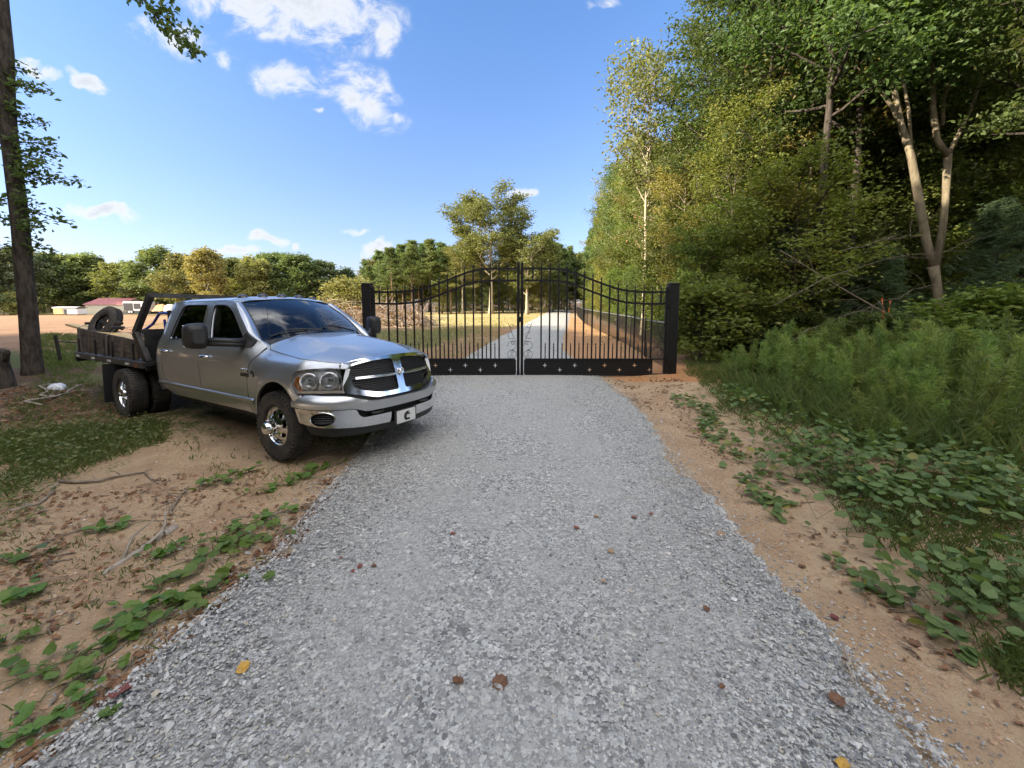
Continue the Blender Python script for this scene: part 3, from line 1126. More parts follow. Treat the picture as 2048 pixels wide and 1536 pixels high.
def build_wood():
    rs = np.random.RandomState(12)
    # the slim pale tree standing free in front of the wood
    Hs = at(1290, 60, 22)[2]
    proto('free', broadleaf(301, Hs, .13, .52, 3.7, 22, 6500, .11, .36, 'vase', (.012, 0), .45, 6, .4, .010, .3, 8, 1.6), BARK_PALE, FAR_OLIVE)
    plant_tree('free', at(1288, HOR, 22)[0], 22, 1, .6, name='slender_tree', label='slender pale trunked tree with a thin airy crown standing free right of the drive')
    # its bare-branched neighbour
    proto('bare', broadleaf(305, 11.5, .1, .3, 2.2, 30, 700, .10, .3, 'col', (0, 0), .3, 6, .3, .02, .3, 7, 1.6), BARK_PALE, LEAF_RUST)
    plant_tree('bare', 9.0, 23.5, 1, name='bare_tree', label='nearly leafless tree of pale tangled twigs right of the slender free tree')
    plant_tree('bare', 10.2, 20.5, .9, name='bare_tree', label='second leafless twiggy tree, darker and half hidden behind foliage')
    # the forked tree with sunlit trunk, traced from its place right of the weeds
    Y = 13.5
    P = lambda u, v, dy=0.0: at(u, v, Y + dy)
    root = thing('forked_tree', (*P(1885, 668)[:2], 0), 'smooth forked tree with pale sunlit stems above the weeds at right', 'tree')
    T = MB()
    main = np.array([P(1888, 690), P(1882, 640), P(1872, 560), P(1866, 532)])
    T.tube(main, [.17, .14, .13, .15], 10)
    T.tube(np.array([P(1867, 540), P(1852, 480), P(1838, 400), P(1822, 310), P(1802, 250), P(1785, 160), P(1740, 80), P(1715, 0), P(1700, -90)]), [.13, .125, .12, .105, .09, .075, .06, .05, .03], 9)
    T.tube(np.array([P(1812, 282), P(1786, 215), P(1752, 170), P(1705, 130), P(1650, 80), P(1600, 40)]), [.07, .06, .055, .045, .03, .015], 7)
    T.tube(np.array([P(1822, 300), P(1817, 220), P(1800, 130), P(1797, 60), P(1770, -20)]), [.06, .05, .045, .04, .02], 7)
    T.tube(np.array([P(1870, 545, .2), P(1886, 450, .25), P(1892, 380, .3), P(1896, 310, .3)]), [.12, .105, .10, .11], 9)
    T.tube(np.array([P(1896, 314, .3), P(1874, 280, .3), P(1866, 220, .35), P(1864, 130, .4), P(1862, 40, .4), P(1862, -80, .4)]), [.10, .09, .085, .08, .07, .05], 8)
    T.tube(np.array([P(1894, 312, .3), P(1914, 275, .35), P(1940, 220, .4), P(1965, 150, .4), P(1974, 60, .5), P(1985, -60, .5)]), [.075, .06, .055, .05, .04, .02], 7)
    T.tube(np.array([P(1886, 250, .5), P(1885, 200, .5), P(1900, 165, .4), P(1912, 152, .4)]), [.05, .07, .06, .05], 7)
    w0 = np.array(root.location)
    for v in T.v:
        v -= w0
    T.build('trunk', bark('smooth_tan_bark', (.17, .14, .095), (.29, .245, .17), 5), root, smooth=True)
    A = np.array([P(1640, 70), P(1600, 40), P(1700, 0), P(1715, 60), P(1760, 0), P(1790, 60), P(1865, 20), P(1860, 90), P(1975, 60), P(1990, 0), P(1940, 20), P(1985, 120), P(1830, 130), P(1930, 90)]) - w0
    rs2 = np.random.RandomState(9)
    n = 8500
    pos = A[rs2.randint(0, len(A), n)] + rs2.randn(n, 3) * np.array([.75, .9, .55])
    C = MB()
    leaf_cards(C, pos, rs2, .085, 1.7, .4, .45)
    C.build('crown', LEAF_DARK, root)
    # named trunks one can follow
    named = [(1693, 14.2, 'high0', 1.12, 'straight dark trunk in the shade with peeling bark, left of the forked tree'),
             (1630, 13.2, 'high1', 1.1, 'thin dark trunk with level side branches, well left of the forked tree'),
             (1446, 17.5, 'slim0', 1.1, 'leafy tree at the corner of the wood just right of the gate post'),
             (1520, 15.5, 'slim2', 1.15, 'dense dark tree halfway between gate post and forked tree'),
             (2085, 12.0, 'slim4', 1.1, 'dark tree close to the right edge behind the tall weeds')]
    for (u, Yd, k, s_, lab) in named:
        plant_tree(k, at(u, HOR, Yd)[0], Yd, s_, name='woodland_tree', label=lab)
    for (u, Yd, s_, lab) in [(1765, 12.4, .42, 'feathery bluish cedar drooping in front of the forked tree'), (1560, 13.6, .6, 'feathery cedar with a long dark level branch right of the gate post'),
                             (1985, 12.9, .6, 'feathery cedar right of the forked tree'), (1690, 12.6, .4, 'short feathery cedar below the peeling trunk')]:
        plant_tree('cedar%d' % (u // 10 % 2), at(u, HOR, Yd)[0], Yd, s_, name='cedar_tree', label=lab)
    taken = [(at(u, HOR, Yd)[0], Yd) for (u, Yd, *_) in named] + [(at(1885, HOR, 13.5)[0], 13.5)]
    # the rest of the wood, thinner and taller towards the drive's far end
    def sky_limit(x, y, r):
        """height that keeps the skyline of the photograph, falling away beyond the free tree"""
        u = 1024 + FPX * (x - r) / max(y, 1)
        v = np.interp(u, [1120, 1160, 1178, 1200, 1235, 1300, 1350, 1390, 1412], [560, 470, 410, 315, 280, 262, 215, 110, -500])
        return CAMH + (HOR - v) / FPX * y
    cnt = 0
    tries = 0
    while cnt < 165 and tries < 12000:
        tries += 1
        y = 13.2 + rs.rand() ** 1.25 * 72
        e = wood_edge(y)
        depth = rs.rand() ** 1.25 * (34 if y < 34 else 16)
        x = e + .4 + depth
        u = 1024 + FPX * x / y
        if u > 2150 or (u > 1465 and y < 15.2):
            continue
        if (1775 < u < 1935 and y < 17) or (1225 < u < 1350 and y < 23):
            continue
        md = 1.9 if y < 22 else 2.6
        if any((x - a) ** 2 + (y - b) ** 2 < md * md for a, b in taken):
            continue
        taken.append((x, y))
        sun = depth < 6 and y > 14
        lim = sky_limit(x, y, 1.6)
        if y > 24 and rs.rand() < .55:
            k, hh = 'pine%d' % rs.randint(4), 16
            H = min(np.interp(y, [24, 40, 60, 84], [18, 18, 16, 14]) * (.88 + .2 * rs.rand()), lim * (.9 + .1 * rs.rand()))
            r = plant_tree(k, x, y, H / hh, name='pine_tree', label='slim pine in the packed sunlit row along the chain link fence', group='pines along the fence')
            r.scale = (max(.62, H / hh * .9), max(.62, H / hh * .9), H / hh)
        else:
            k = 'slim%d' % rs.randint(5)
            H = min(np.interp(y, [0, 24, 40, 60, 84], [17, 17, 16, 14, 12]) * (.82 + .3 * rs.rand()), lim * (.88 + .12 * rs.rand()))
            lf = [LEAF_LIME, LEAF_OAK, LEAF_YEL][rs.randint(3)] if sun else ([LEAF_DARK, LEAF_OAK][rs.randint(2)])  # sun and shade put into the choice of leaf colour
            far = sun or u < 1440
            lab, grp = ('slender leafy tree in the sunlit edge of the wood behind the fence', 'sunlit slender trees behind the fence') if far else ('slender dark trunked tree crowding the shaded wood on the right', 'slender trees of the shaded wood')
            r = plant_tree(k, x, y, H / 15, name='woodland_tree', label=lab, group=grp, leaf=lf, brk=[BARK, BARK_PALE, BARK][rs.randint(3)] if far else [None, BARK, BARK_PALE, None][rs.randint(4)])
            r.scale = (max(.6, H / 15), max(.6, H / 15), H / 15)
        cnt += 1
    for (x, y) in [(14.5, 5), (15.5, 2), (13.6, 8.4), (16.5, 7), (17.5, 10.5)]:      # just outside the right edge
        plant_tree('slim%d' % rs.randint(5), x + 1, y, 1.1, name='woodland_tree', label='slender tree of the wood just outside the right edge', group='trees outside the right edge')
    # understorey
    cnt = tries = 0
    taken = []
    while cnt < 95 and tries < 6000:
        tries += 1
        y = rs.rand() * 70 - 1
        e = wood_edge(y)
        x = e - .3 + rs.rand() ** 1.6 * 7
        u = 1024 + FPX * x / max(y, .5)
        if x > 1.4 * y + 7 or (u > 1440 and 0 < y < 12.2) or (1700 < u < 2010 and y < 15.2) or (1235 < u < 1335 and y < 22.5):
            continue
        md = 1.25 if y < 20 else 1.8
        if any((x - a) ** 2 + (y - b) ** 2 < md * md for a, b in taken):
            continue
        taken.append((x, y))
        lf = [LEAF_LIME, LEAF_YEL, LEAF_LIME, LEAF_OAK][rs.randint(4)] if y > 14 else [LEAF_DARK, LEAF_OAK, LEAF_DARK, LEAF_LIME][rs.randint(4)]  # brighter leaf colours where sun reaches, darker ones for the shade
        lab, grp = ('bright leafy sapling filling the space behind the chain link fence', 'saplings behind the fence') if y > 14 else ('leafy sapling in the shade between the trunks on the right', 'saplings in the shaded wood')
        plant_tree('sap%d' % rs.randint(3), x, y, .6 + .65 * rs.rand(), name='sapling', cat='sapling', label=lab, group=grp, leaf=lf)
        cnt += 1
    for i in range(44):      # deeper understorey closing the view between the trunks
        y = 15.6 + rs.rand() * 17
        u = 1430 + rs.rand() * 720
        x = (u - 1024) / FPX * y
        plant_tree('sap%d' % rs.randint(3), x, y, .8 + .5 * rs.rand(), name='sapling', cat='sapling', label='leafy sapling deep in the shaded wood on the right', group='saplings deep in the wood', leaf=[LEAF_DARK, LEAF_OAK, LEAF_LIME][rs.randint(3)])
    cnt = 0
    for i in range(46):
        y = 3 + rs.rand() * 17
        x = wood_edge(y) - .6 + rs.rand() * 3.5
        if x > 1.4 * y + 5 or (x < 6.6 and y > 9) or y < 9.5:
            continue
        plant_tree('bush%d' % rs.randint(3), x, y, .38 + .45 * rs.rand(), name='bush', cat='bush', label='low leafy bush along the shaded foot of the wood behind the weeds', group='bushes at the foot of the wood',
                   leaf=[LEAF_DARK, LEAF_OAK, LEAF_DARK, LEAF_LIME][rs.randint(4)])
    for (u, v, Yd, s_, lab) in [(1985, 590, 9.2, 1.15, 'bright green big leaved bush at the right edge above the weeds'), (1405, 620, 12.2, 1.2, 'yellow green bush against the right gate post'),
                                (1450, 640, 13, 1.0, 'green bush a little right of the gate post')]:
        plant_tree('bush%d' % (u % 3), at(u, HOR, Yd)[0], Yd, s_, name='bush', cat='bush', label=lab, leaf=LEAF_LIME if u != 1450 else LEAF_OAK, z=.1)


def build_left_trees():
    # leaning trunk at the left edge
    Y = 10.2
    P = lambda u, v, dy=0.0: at(u, v, Y + dy)
    root = thing('leaning_tree', (*P(65, 745)[:2], 0), 'dark rough trunk leaning left at the left edge of the field, leafy twigs on it', 'tree')
    w0 = np.array(root.location)
    T, C = MB(), MB()
    main = np.array([P(66, 770), P(65, 735), P(61, 690), P(56, 620), P(48, 540), P(40, 440), P(27, 340), P(17, 260), P(14, 190), P(15, 110), P(8, 20), P(0, -90), P(-20, -260), P(-30, -480)])
    T.tube(main - w0, [.24, .20, .178, .17, .165, .162, .155, .15, .14, .115, .095, .085, .07, .04], 16)
    T.tube(np.array([P(15, 200), P(2, 120), P(-12, 40), P(-40, -120)]) - w0, [.095, .08, .07, .05], 10)
    rs = np.random.RandomState(4)
    for k in range(34):
        t = .34 + .34 * k / 34
        p = pt(main, t)
        sgn = 1 if rs.rand() < .62 else -1
        a = rs.uniform(-.5, .5)
        L = rs.uniform(.5, 1.5) * (1.0 if 3 < k < 22 else .7)
        lp = curve(p, (sgn * math.cos(a), math.sin(a) * .9, rs.uniform(-.15, .3)), L, 6, -.45, rs, .1)
        T.tube(lp - w0, np.linspace(.018, .004, 7), 5, cap=False)
        A = np.concatenate([lp[1:], (lp[1:] + lp[:-1]) / 2])
        n = int(48 * L) + 16
        leaf_cards(C, A[rs.randint(0, len(A), n)] + rs.randn(n, 3) * np.array([.10, .10, .08]) - w0, rs, .066, 1.9, .35, .55)
    for k in range(14):      # crown above the frame
        p = pt(main, .84 + .15 * rs.rand())
        a = rs.rand() * 6.28
        lp = curve(p, (math.cos(a), math.sin(a), .5), 2.6, 6, .2, rs, .1)
        T.tube(lp - w0, np.linspace(.05, .008, 7), 5, cap=False)
        n = 130
        leaf_cards(C, lp[rs.randint(2, 7, n)] + rs.randn(n, 3) * .55 - w0, rs, .12, 1.7, .3, .5)
    # the long limb that hangs into the picture at the top
    lim = np.array([P(10, -330), P(120, -300, -1.6), P(230, -160, -3.0), P(275, -30, -3.6), P(300, 20, -3.7), P(335, 55, -3.8), P(372, 90, -3.9), P(396, 106, -3.9)])
    T.tube(lim - w0, [.09, .07, .045, .022, .016, .011, .007, .003], 7)
    for (a, b) in [((290, 0), (262, -6)), ((300, 12), (338, 18)), ((318, 40), (352, 44)), ((330, 52), (332, 70)), ((352, 72), (390, 60)), ((368, 88), (385, 108)), ((275, -20), (240, -14)), ((310, 25), (345, 0))]:
        q = np.array([P(*a, -3.75), (P(*a, -3.75) + P(*b, -3.7)) / 2 + [0, 0, .01], P(*b, -3.7)])
        T.tube(q - w0, [.006, .004, .002], 4, cap=False)
        n = 20
        leaf_cards(C, q[rs.randint(1, 3, n)] + rs.randn(n, 3) * .05 - w0, rs, .06, 1.5, .5, .4)
    n = 120
    lq = np.array([pt(lim, t) for t in np.linspace(.55, 1, 40)])
    leaf_cards(C, lq[rs.randint(0, 40, n)] + rs.randn(n, 3) * .06 - w0, rs, .06, 1.5, .5, .4)
    T.build('trunk', BARK_DARK, root, smooth=True)
    C.build('crown', LEAF_DARK, root)
    # knotty stump at the very edge
    Ys = 8.6
    Q = lambda u, v, dy=0.0: at(u, v, Ys + dy)
    st = thing('tree_stump', (*Q(10, 790)[:2], 0), 'short dark broken trunk cut by the left edge below the leaning tree', 'stump')
    w1 = np.array(st.location)
    S = MB()
    S.tube(np.array([Q(8, 830), Q(8, 800), Q(4, 760), Q(-4, 725), Q(2, 702), Q(3, 698)]) - w1, [.34, .25, .19, .165, .13, .05], 12)
    S.tube(np.array([Q(2, 725), Q(14, 706), Q(17, 700)]) - w1, [.09, .06, .02], 7)
    S.build('trunk', BARK_DARK, st, smooth=True)
    # trees west of the picture whose shade falls over the yard
    rs = np.random.RandomState(21)
    k = 0
    for (x, y) in SHADE:
        H = 20.0 if y < 2 else 14.0 if y < 6 else .445 * (-x + 4.5) + .6
        H *= .95 + .1 * rs.rand()
        r = plant_tree('shade%d' % (k % 3), x, y, H / 19, rs.rand() * 6, name='oak_tree', group='oaks outside the left edge', label='oak of the wood to the left of the yard, outside the picture')
        r.scale = (1.05, 1.05, H / 19)
        k += 1
    for (x, y) in BEHIND:
        plant_tree('shade%d' % (k % 3), x, y, .75 + .2 * rs.rand(), rs.rand() * 6, name='oak_tree', group='oaks behind the camera', label='oak of the wood behind the photographer, outside the picture')
        k += 1


BEHIND = [(-13, -13), (-8, -16), (-3, -15), (3, -17), (8, -14.5), (13, -12), (-18, -15), (17, -8), (0, -21), (-11, -21), (10, -21)]
_SH = [(-17, -4), (-18, 1), (-19.5, 5), (-22, 8.5), (-24, 11.5), (-27.5, 14.5), (-31, 17), (-35, 19.5), (-19, -9), (-23, -2), (-26, 4), (-30, 9), (-34, 13.5), (-39.5, 17.5), (-43, 22), (-29, -4), (-37, 6), (-43, 12)]
SHADE = [(x, y - .24 * max(0, -x - 6) if y > 4 else y) for x, y in _SH]
for i in range(3):
    proto('shade%d' % i, broadleaf(120 + i, 19, .3, .10, 4.6, 40, 9000, .42, .6, 'round', up=.3, sub=5, sides=6), BARK_DARK, LEAF_OAK)
build_far_trees()
build_wood()
build_left_trees()

# ------------------------------------------------------------------ gate, fence, buildings, brush pile
BLACK = mat('black_powder_coat', (.006, .006, .0065), .5, spec=.35, noise=(14, .4, (.014, .013, .012)))
GALV = mat('galvanised_steel', (.45, .46, .47), .4, metal=.9)
ALU = mat('bare_aluminium', (.62, .63, .65), .3, metal=.9)


def finial(mb, x, y, z, s=1.0):
    """spear point with a collar"""
    mb.lathe([(.0, .155 * s), (.008 * s, .13 * s), (.021 * s, .075 * s), (.024 * s, .062 * s), (.010 * s, .048 * s), (.010 * s, .03 * s), (.020 * s, .022 * s), (.020 * s, .008 * s), (.010 * s, 0), (.0, 0)], 8, (x, y, z), 'Z')


GY = 9.87
GCX = .2
RAIL = [(-3.50, 2.095), (-3.34, 2.085), (-2.93, 2.078), (-2.55, 2.10), (-2.33, 2.125), (-2.12, 2.18), (-1.89, 2.255), (-1.66, 2.345), (-1.42, 2.43), (-1.2, 2.525), (-.95, 2.60), (-.74, 2.635), (-.5, 2.65), (.2, 2.65)]


def rail_z(d):
    """height of the arched top rail, d metres from the gate's middle"""
    xs = [-(r[0] - GCX) for r in RAIL][::-1]
    zs = [r[1] for r in RAIL][::-1]
    dd = np.atleast_1d(np.asarray(d, float))
    out = np.zeros_like(dd)
    for k in np.linspace(-.18, .18, 7):
        out += np.interp(dd + k, xs, zs) / 7
    return out if np.ndim(d) else float(out[0])


def ring(c, r, a0, a1, k=26, r1=None):
    a = np.linspace(a0, a1, k)
    rr = np.linspace(r, r if r1 is None else r1, k)
    return np.stack([c[0] + rr * np.cos(a), np.zeros(k), c[1] + rr * np.sin(a)], 1)


def gate_leaf(sg, label):
    """sg = -1 left, +1 right; built about its hinge with its own axes"""
    hx = GCX + sg * 3.63
    root = thing('gate_leaf', (hx, GY, 0), label, 'gate', 'driveway gate leaves')
    X = lambda d: GCX + sg * d - hx          # d = distance from the middle of the gate
    f = MB()
    f.box((X(3.60), 0, 1.12), (.065, .065, 2.16), bev=.006)
    f.box((X(3.60), 0, 2.215), (.05, .05, .05), taper=.5)
    f.build('hinge_stile', BLACK, root)
    f = MB()
    f.box((X(.046), 0, 1.41), (.068, .065, 2.78), bev=.006)
    f.box((X(.046), 0, 2.815), (.05, .05, .05), taper=.4)
    f.build('meeting_stile', BLACK, root)
    for off, nm in ((0, 'top_rail'), (-.285, 'arched_rail')):
        ds = np.linspace(.09, 3.575, 60)
        zs = rail_z(ds) + off
        V = []
        for yy, dz in ((-.022, -.025), (.022, -.025), (.022, .025), (-.022, .025), (-.022, -.025)):
            V.append(np.stack([[X(q) for q in ds], np.full(60, yy), zs + dz], 1))
        MB().grid(np.array(V).transpose(1, 0, 2)).build(nm, BLACK, root)
    # pickets
    for k in range(16):
        d = .31 + k * .2095
        zt = rail_z(d)
        m = MB()
        z0 = .42
        if k in (0, 15):
            z0 = zt - .285
        m.box((X(d), 0, (z0 + zt + .03) / 2), (.036, .036, zt + .03 - z0))
        finial(m, X(d), 0, zt + .03, .95)
        m.build('picket', BLACK, root)
    for k in range(13):
        d = .31 + (k + 1.5) * .2095
        m = MB()
        m.box((X(d), 0, .58), (.024, .024, .33))
        finial(m, X(d), 0, .74, .72)
        m.build('short_picket', BLACK, root)
    m = MB()
    m.box((X(1.85), .0, .428), (3.45, .05, .03))
    m.box((X(1.85), .0, .035), (3.45, .05, .05))
    m.build('bottom_rail', BLACK, root)
    # sheet with four-pointed star cut-outs
    dend = 3.30 if sg > 0 else 3.56
    stars = []
    for k in range(8):
        d = .62 + k * .3725
        cx, cz = X(d), (.155 if (k % 2 == 0) else .27)
        if sg < 0:
            cz = .27 if k % 2 == 0 else .155
        if sg > 0:
            cz = .27 if k % 2 == 0 else .155
        st = []
        for q in range(8):
            r = .068 if q % 2 == 0 else .017
            st.append((cx + r * math.cos(q * PI / 4), cz + r * math.sin(q * PI / 4) * 1.1))
        stars.append(st)
    x0, x1 = sorted((X(.10), X(dend)))
    for yy in (-.008, .008):
        m = MB()
        panel(m, [(x0, .055), (x1, .055), (x1, .415), (x0, .415)], lambda q, yy=yy: np.stack([q[:, 0], np.full(len(q), yy), q[:, 1]], 1), .2, stars)
        if yy < 0:
            mm = m
        else:
            mm.v += m.v
            mm.f += [q + mm.n for q in m.f]
            mm.mi += m.mi
            mm.n += m.n
    mm.build('kick_panel', BLACK, root)
    # scrolls beside both stiles
    for d0, d1 in ((.10, .30), (3.46, 3.57)) if sg > 0 else ((.10, .30),):
        m = MB()
        cx = X((d0 + d1) / 2)
        w = .105
        m.tube(ring((cx, .545), w, 0, 2 * PI, 32), .0055, 6)
        m.tube(ring((cx, .77), w * .98, -PI * .5, PI * 1.1, 30), .0055, 6)
        m.tube(ring((cx - .03 * sg, .845), .015, -PI, PI * 1.7, 26, .06), .0055, 6)
        m.tube(ring((cx, .615), .012, 0, PI * 2.6, 24, .05), .005, 6)
        m.tube(ring((cx, .50), .012, PI, -PI * 1.6, 24, .05), .005, 6)
        m.tube(ring((cx + .02 * sg, 1.02), w * .8, PI * .35, PI * 1.7, 24), .0055, 6)
        m.tube(ring((cx + .01 * sg, 1.24), .06, 0, PI * 1.8, 22, .03), .005, 6)
        m.tube(np.array([[X(d0), 0, .86], [cx, 0, 1.06], [X(d1), 0, 1.35]]), .0055, 6)
        m.build('scroll', BLACK, root)
    if sg > 0:
        m = MB()
        m.tube(ring((X(3.40), .58), .14, -.6, PI * .9, 24), .0055, 6)
        m.tube(ring((X(3.42), .98), .13, PI * .4, PI * 1.5, 22, .05), .0055, 6)
        m.tube(np.array([[X(3.56), 0, .82], [X(3.44), 0, 1.15], [X(3.31), 0, 1.55]]), .006, 6)
        m.build('scroll', BLACK, root)
        m = MB()
        m.tube(np.array([[X(.045), -.05, -.02], [X(.045), -.05, .34]]), .010, 8)
        m.build('drop_rod', BLACK, root)
        m = MB()
        m.box((X(.0), -.045, 1.42), (.14, .035, .13), bev=.008)
        m.build('latch', BLACK, root)
    for z in (.38, 1.72):
        m = MB()
        m.box((X(3.66), 0, z), (.09, .09, .075), bev=.01)
        m.lathe([(0, -.06), (.026, -.06), (.026, .06), (0, .06)], 10, (X(3.65), -.02, z), 'Z')
        m.build('hinge', BLACK, root)
    return root


def gate_post(x, label):
    root = thing('gate_post', (x, GY + .03, 0), label, 'gate post', 'square gate posts')
    MB().box((0, 0, 1.13), (.22, .22, 2.30), bev=.012).build('post', BLACK, root)
    MB().box((0, 0, 2.288), (.245, .245, .03), bev=.012).build('cap', BLACK, root)
    m = MB()
    for z in (.44, .50, 1.70, 1.76):
        s = 1 if x > 0 else -1
        m.lathe([(0, 0), (.016, 0), (.016, .012), (0, .012)], 6, (s * .11, -.04, z), 'X')
    m.build('bolts', GALV, root)
    return root


FEN = [(4.02, 10.15), (4.55, 13.6), (4.85, 16.3), (5.08, 19.0), (5.28, 21.8), (5.5, 25.0), (5.68, 28.2), (5.95, 31.5), (6.3, 34.8), (6.75, 38.4), (7.2, 42), (7.7, 46), (8.2, 50), (8.8, 54), (9.4, 58)]


def chain_fence():
    wire = mat('black_coated_wire', (.025, .026, .027), .45, spec=.5)
    root = thing('chain_link_fence', (FEN[0][0], FEN[0][1], 0), 'black chain link fence running from the right gate post along the drive', 'fence')
    o = np.array([FEN[0][0], FEN[0][1], 0])
    P = np.array([(x, y, GZ(x, y)) for x, y in FEN]) - o
    H = 1.25
    for k, p in enumerate(P):
        m = MB()
        m.tube([p + [0, 0, -.1], p + [0, 0, H + .03]], .032 if k in (1,) else .026, 10)
        m.lathe([(0, .055), (.02, .045), (.03, .02), (.03, 0), (0, 0)], 8, tuple(p + [0, 0, H + .03]), 'Z')
        m.build('post', BLACK, root)
    m = MB()
    m.tube(P + [0, 0, H], .021, 8)
    m.build('top_rail', [GALV], root)
    m = MB()
    for i in range(len(P) - 1):
        a, b = P[i], P[i + 1]
        L = np.linalg.norm(b - a)
        u = (b - a) / L
        sp = .075 if i < 5 else .15
        r = .0033 if i < 5 else .0042
        n = int((L + H) / sp)
        for k in range(n):
            s0 = k * sp - H
            for sgn in (1, -1):
                t0, t1 = s0, s0 + H
                z0, z1 = (.04, H) if sgn > 0 else (H, .04)
                if t0 < 0:
                    z0 += (z1 - z0) * (-t0) / H
                    t0 = 0
                if t1 > L:
                    z1 = z0 + (z1 - z0) * (L - t0) / (t1 - t0)
                    t1 = L
                if t1 - t0 < .03:
                    continue
                m.tube([a + u * t0 + [0, 0, z0], a + u * t1 + [0, 0, z1]], r, 3, cap=False)
    m.build('wire_mesh', wire, root)


def brush_pile():
    rs = np.random.RandomState(8)
    wood = mat('dry_branches', (.25, .18, .13), .9, noise=(3, .9, (.44, .36, .28)))
    leaf = LEAF_RUST
    root = thing('brush_pile', (-10.6, 31, GZ(-10.6, 31)), 'long heap of cut dry branches and roots behind the left gate post', 'brush pile')
    m = MB()
    N = 1500
    for k in range(N):
        x = rs.uniform(-6.8, 4.3)
        hh = 1.8 * (1 - abs((x + 1.6) / 6.2) ** 3) * (.75 + .35 * math.sin(x * 1.7 + 1)) + .1
        y = rs.randn() * .9
        z = max(.05, hh * rs.rand() ** .6 * math.exp(-(y / 1.9) ** 2))
        L = rs.uniform(.5, 2.0)
        d = unit(np.array([rs.randn(), rs.randn() * .6, rs.randn() * .42]))
        p = curve((x, y, z), d, L, 4, -.2, rs, .2)
        p[:, 2] = np.maximum(p[:, 2], .02)
        r = rs.choice([.012, .02, .035, .06], p=[.45, .33, .17, .05])
        m.tube(p, np.linspace(r, r * .4, 5), 5)
    m.build('branches', wood, root)
    m = MB()
    n = 1200
    x = rs.uniform(-6.9, 4.2, n)
    hh = 1.75 * np.clip(1 - np.abs((x + 1.6) / 6.2) ** 3, .05, 1)
    y = rs.randn(n) * .9
    z = np.maximum(.03, hh * rs.rand(n) ** .6 * np.exp(-(y / 1.9) ** 2) * .95)
    leaf_cards(m, np.stack([x, y, z], 1), rs, .13, 1.6, .2, .2)
    m.build('dead_leaves', leaf, root)


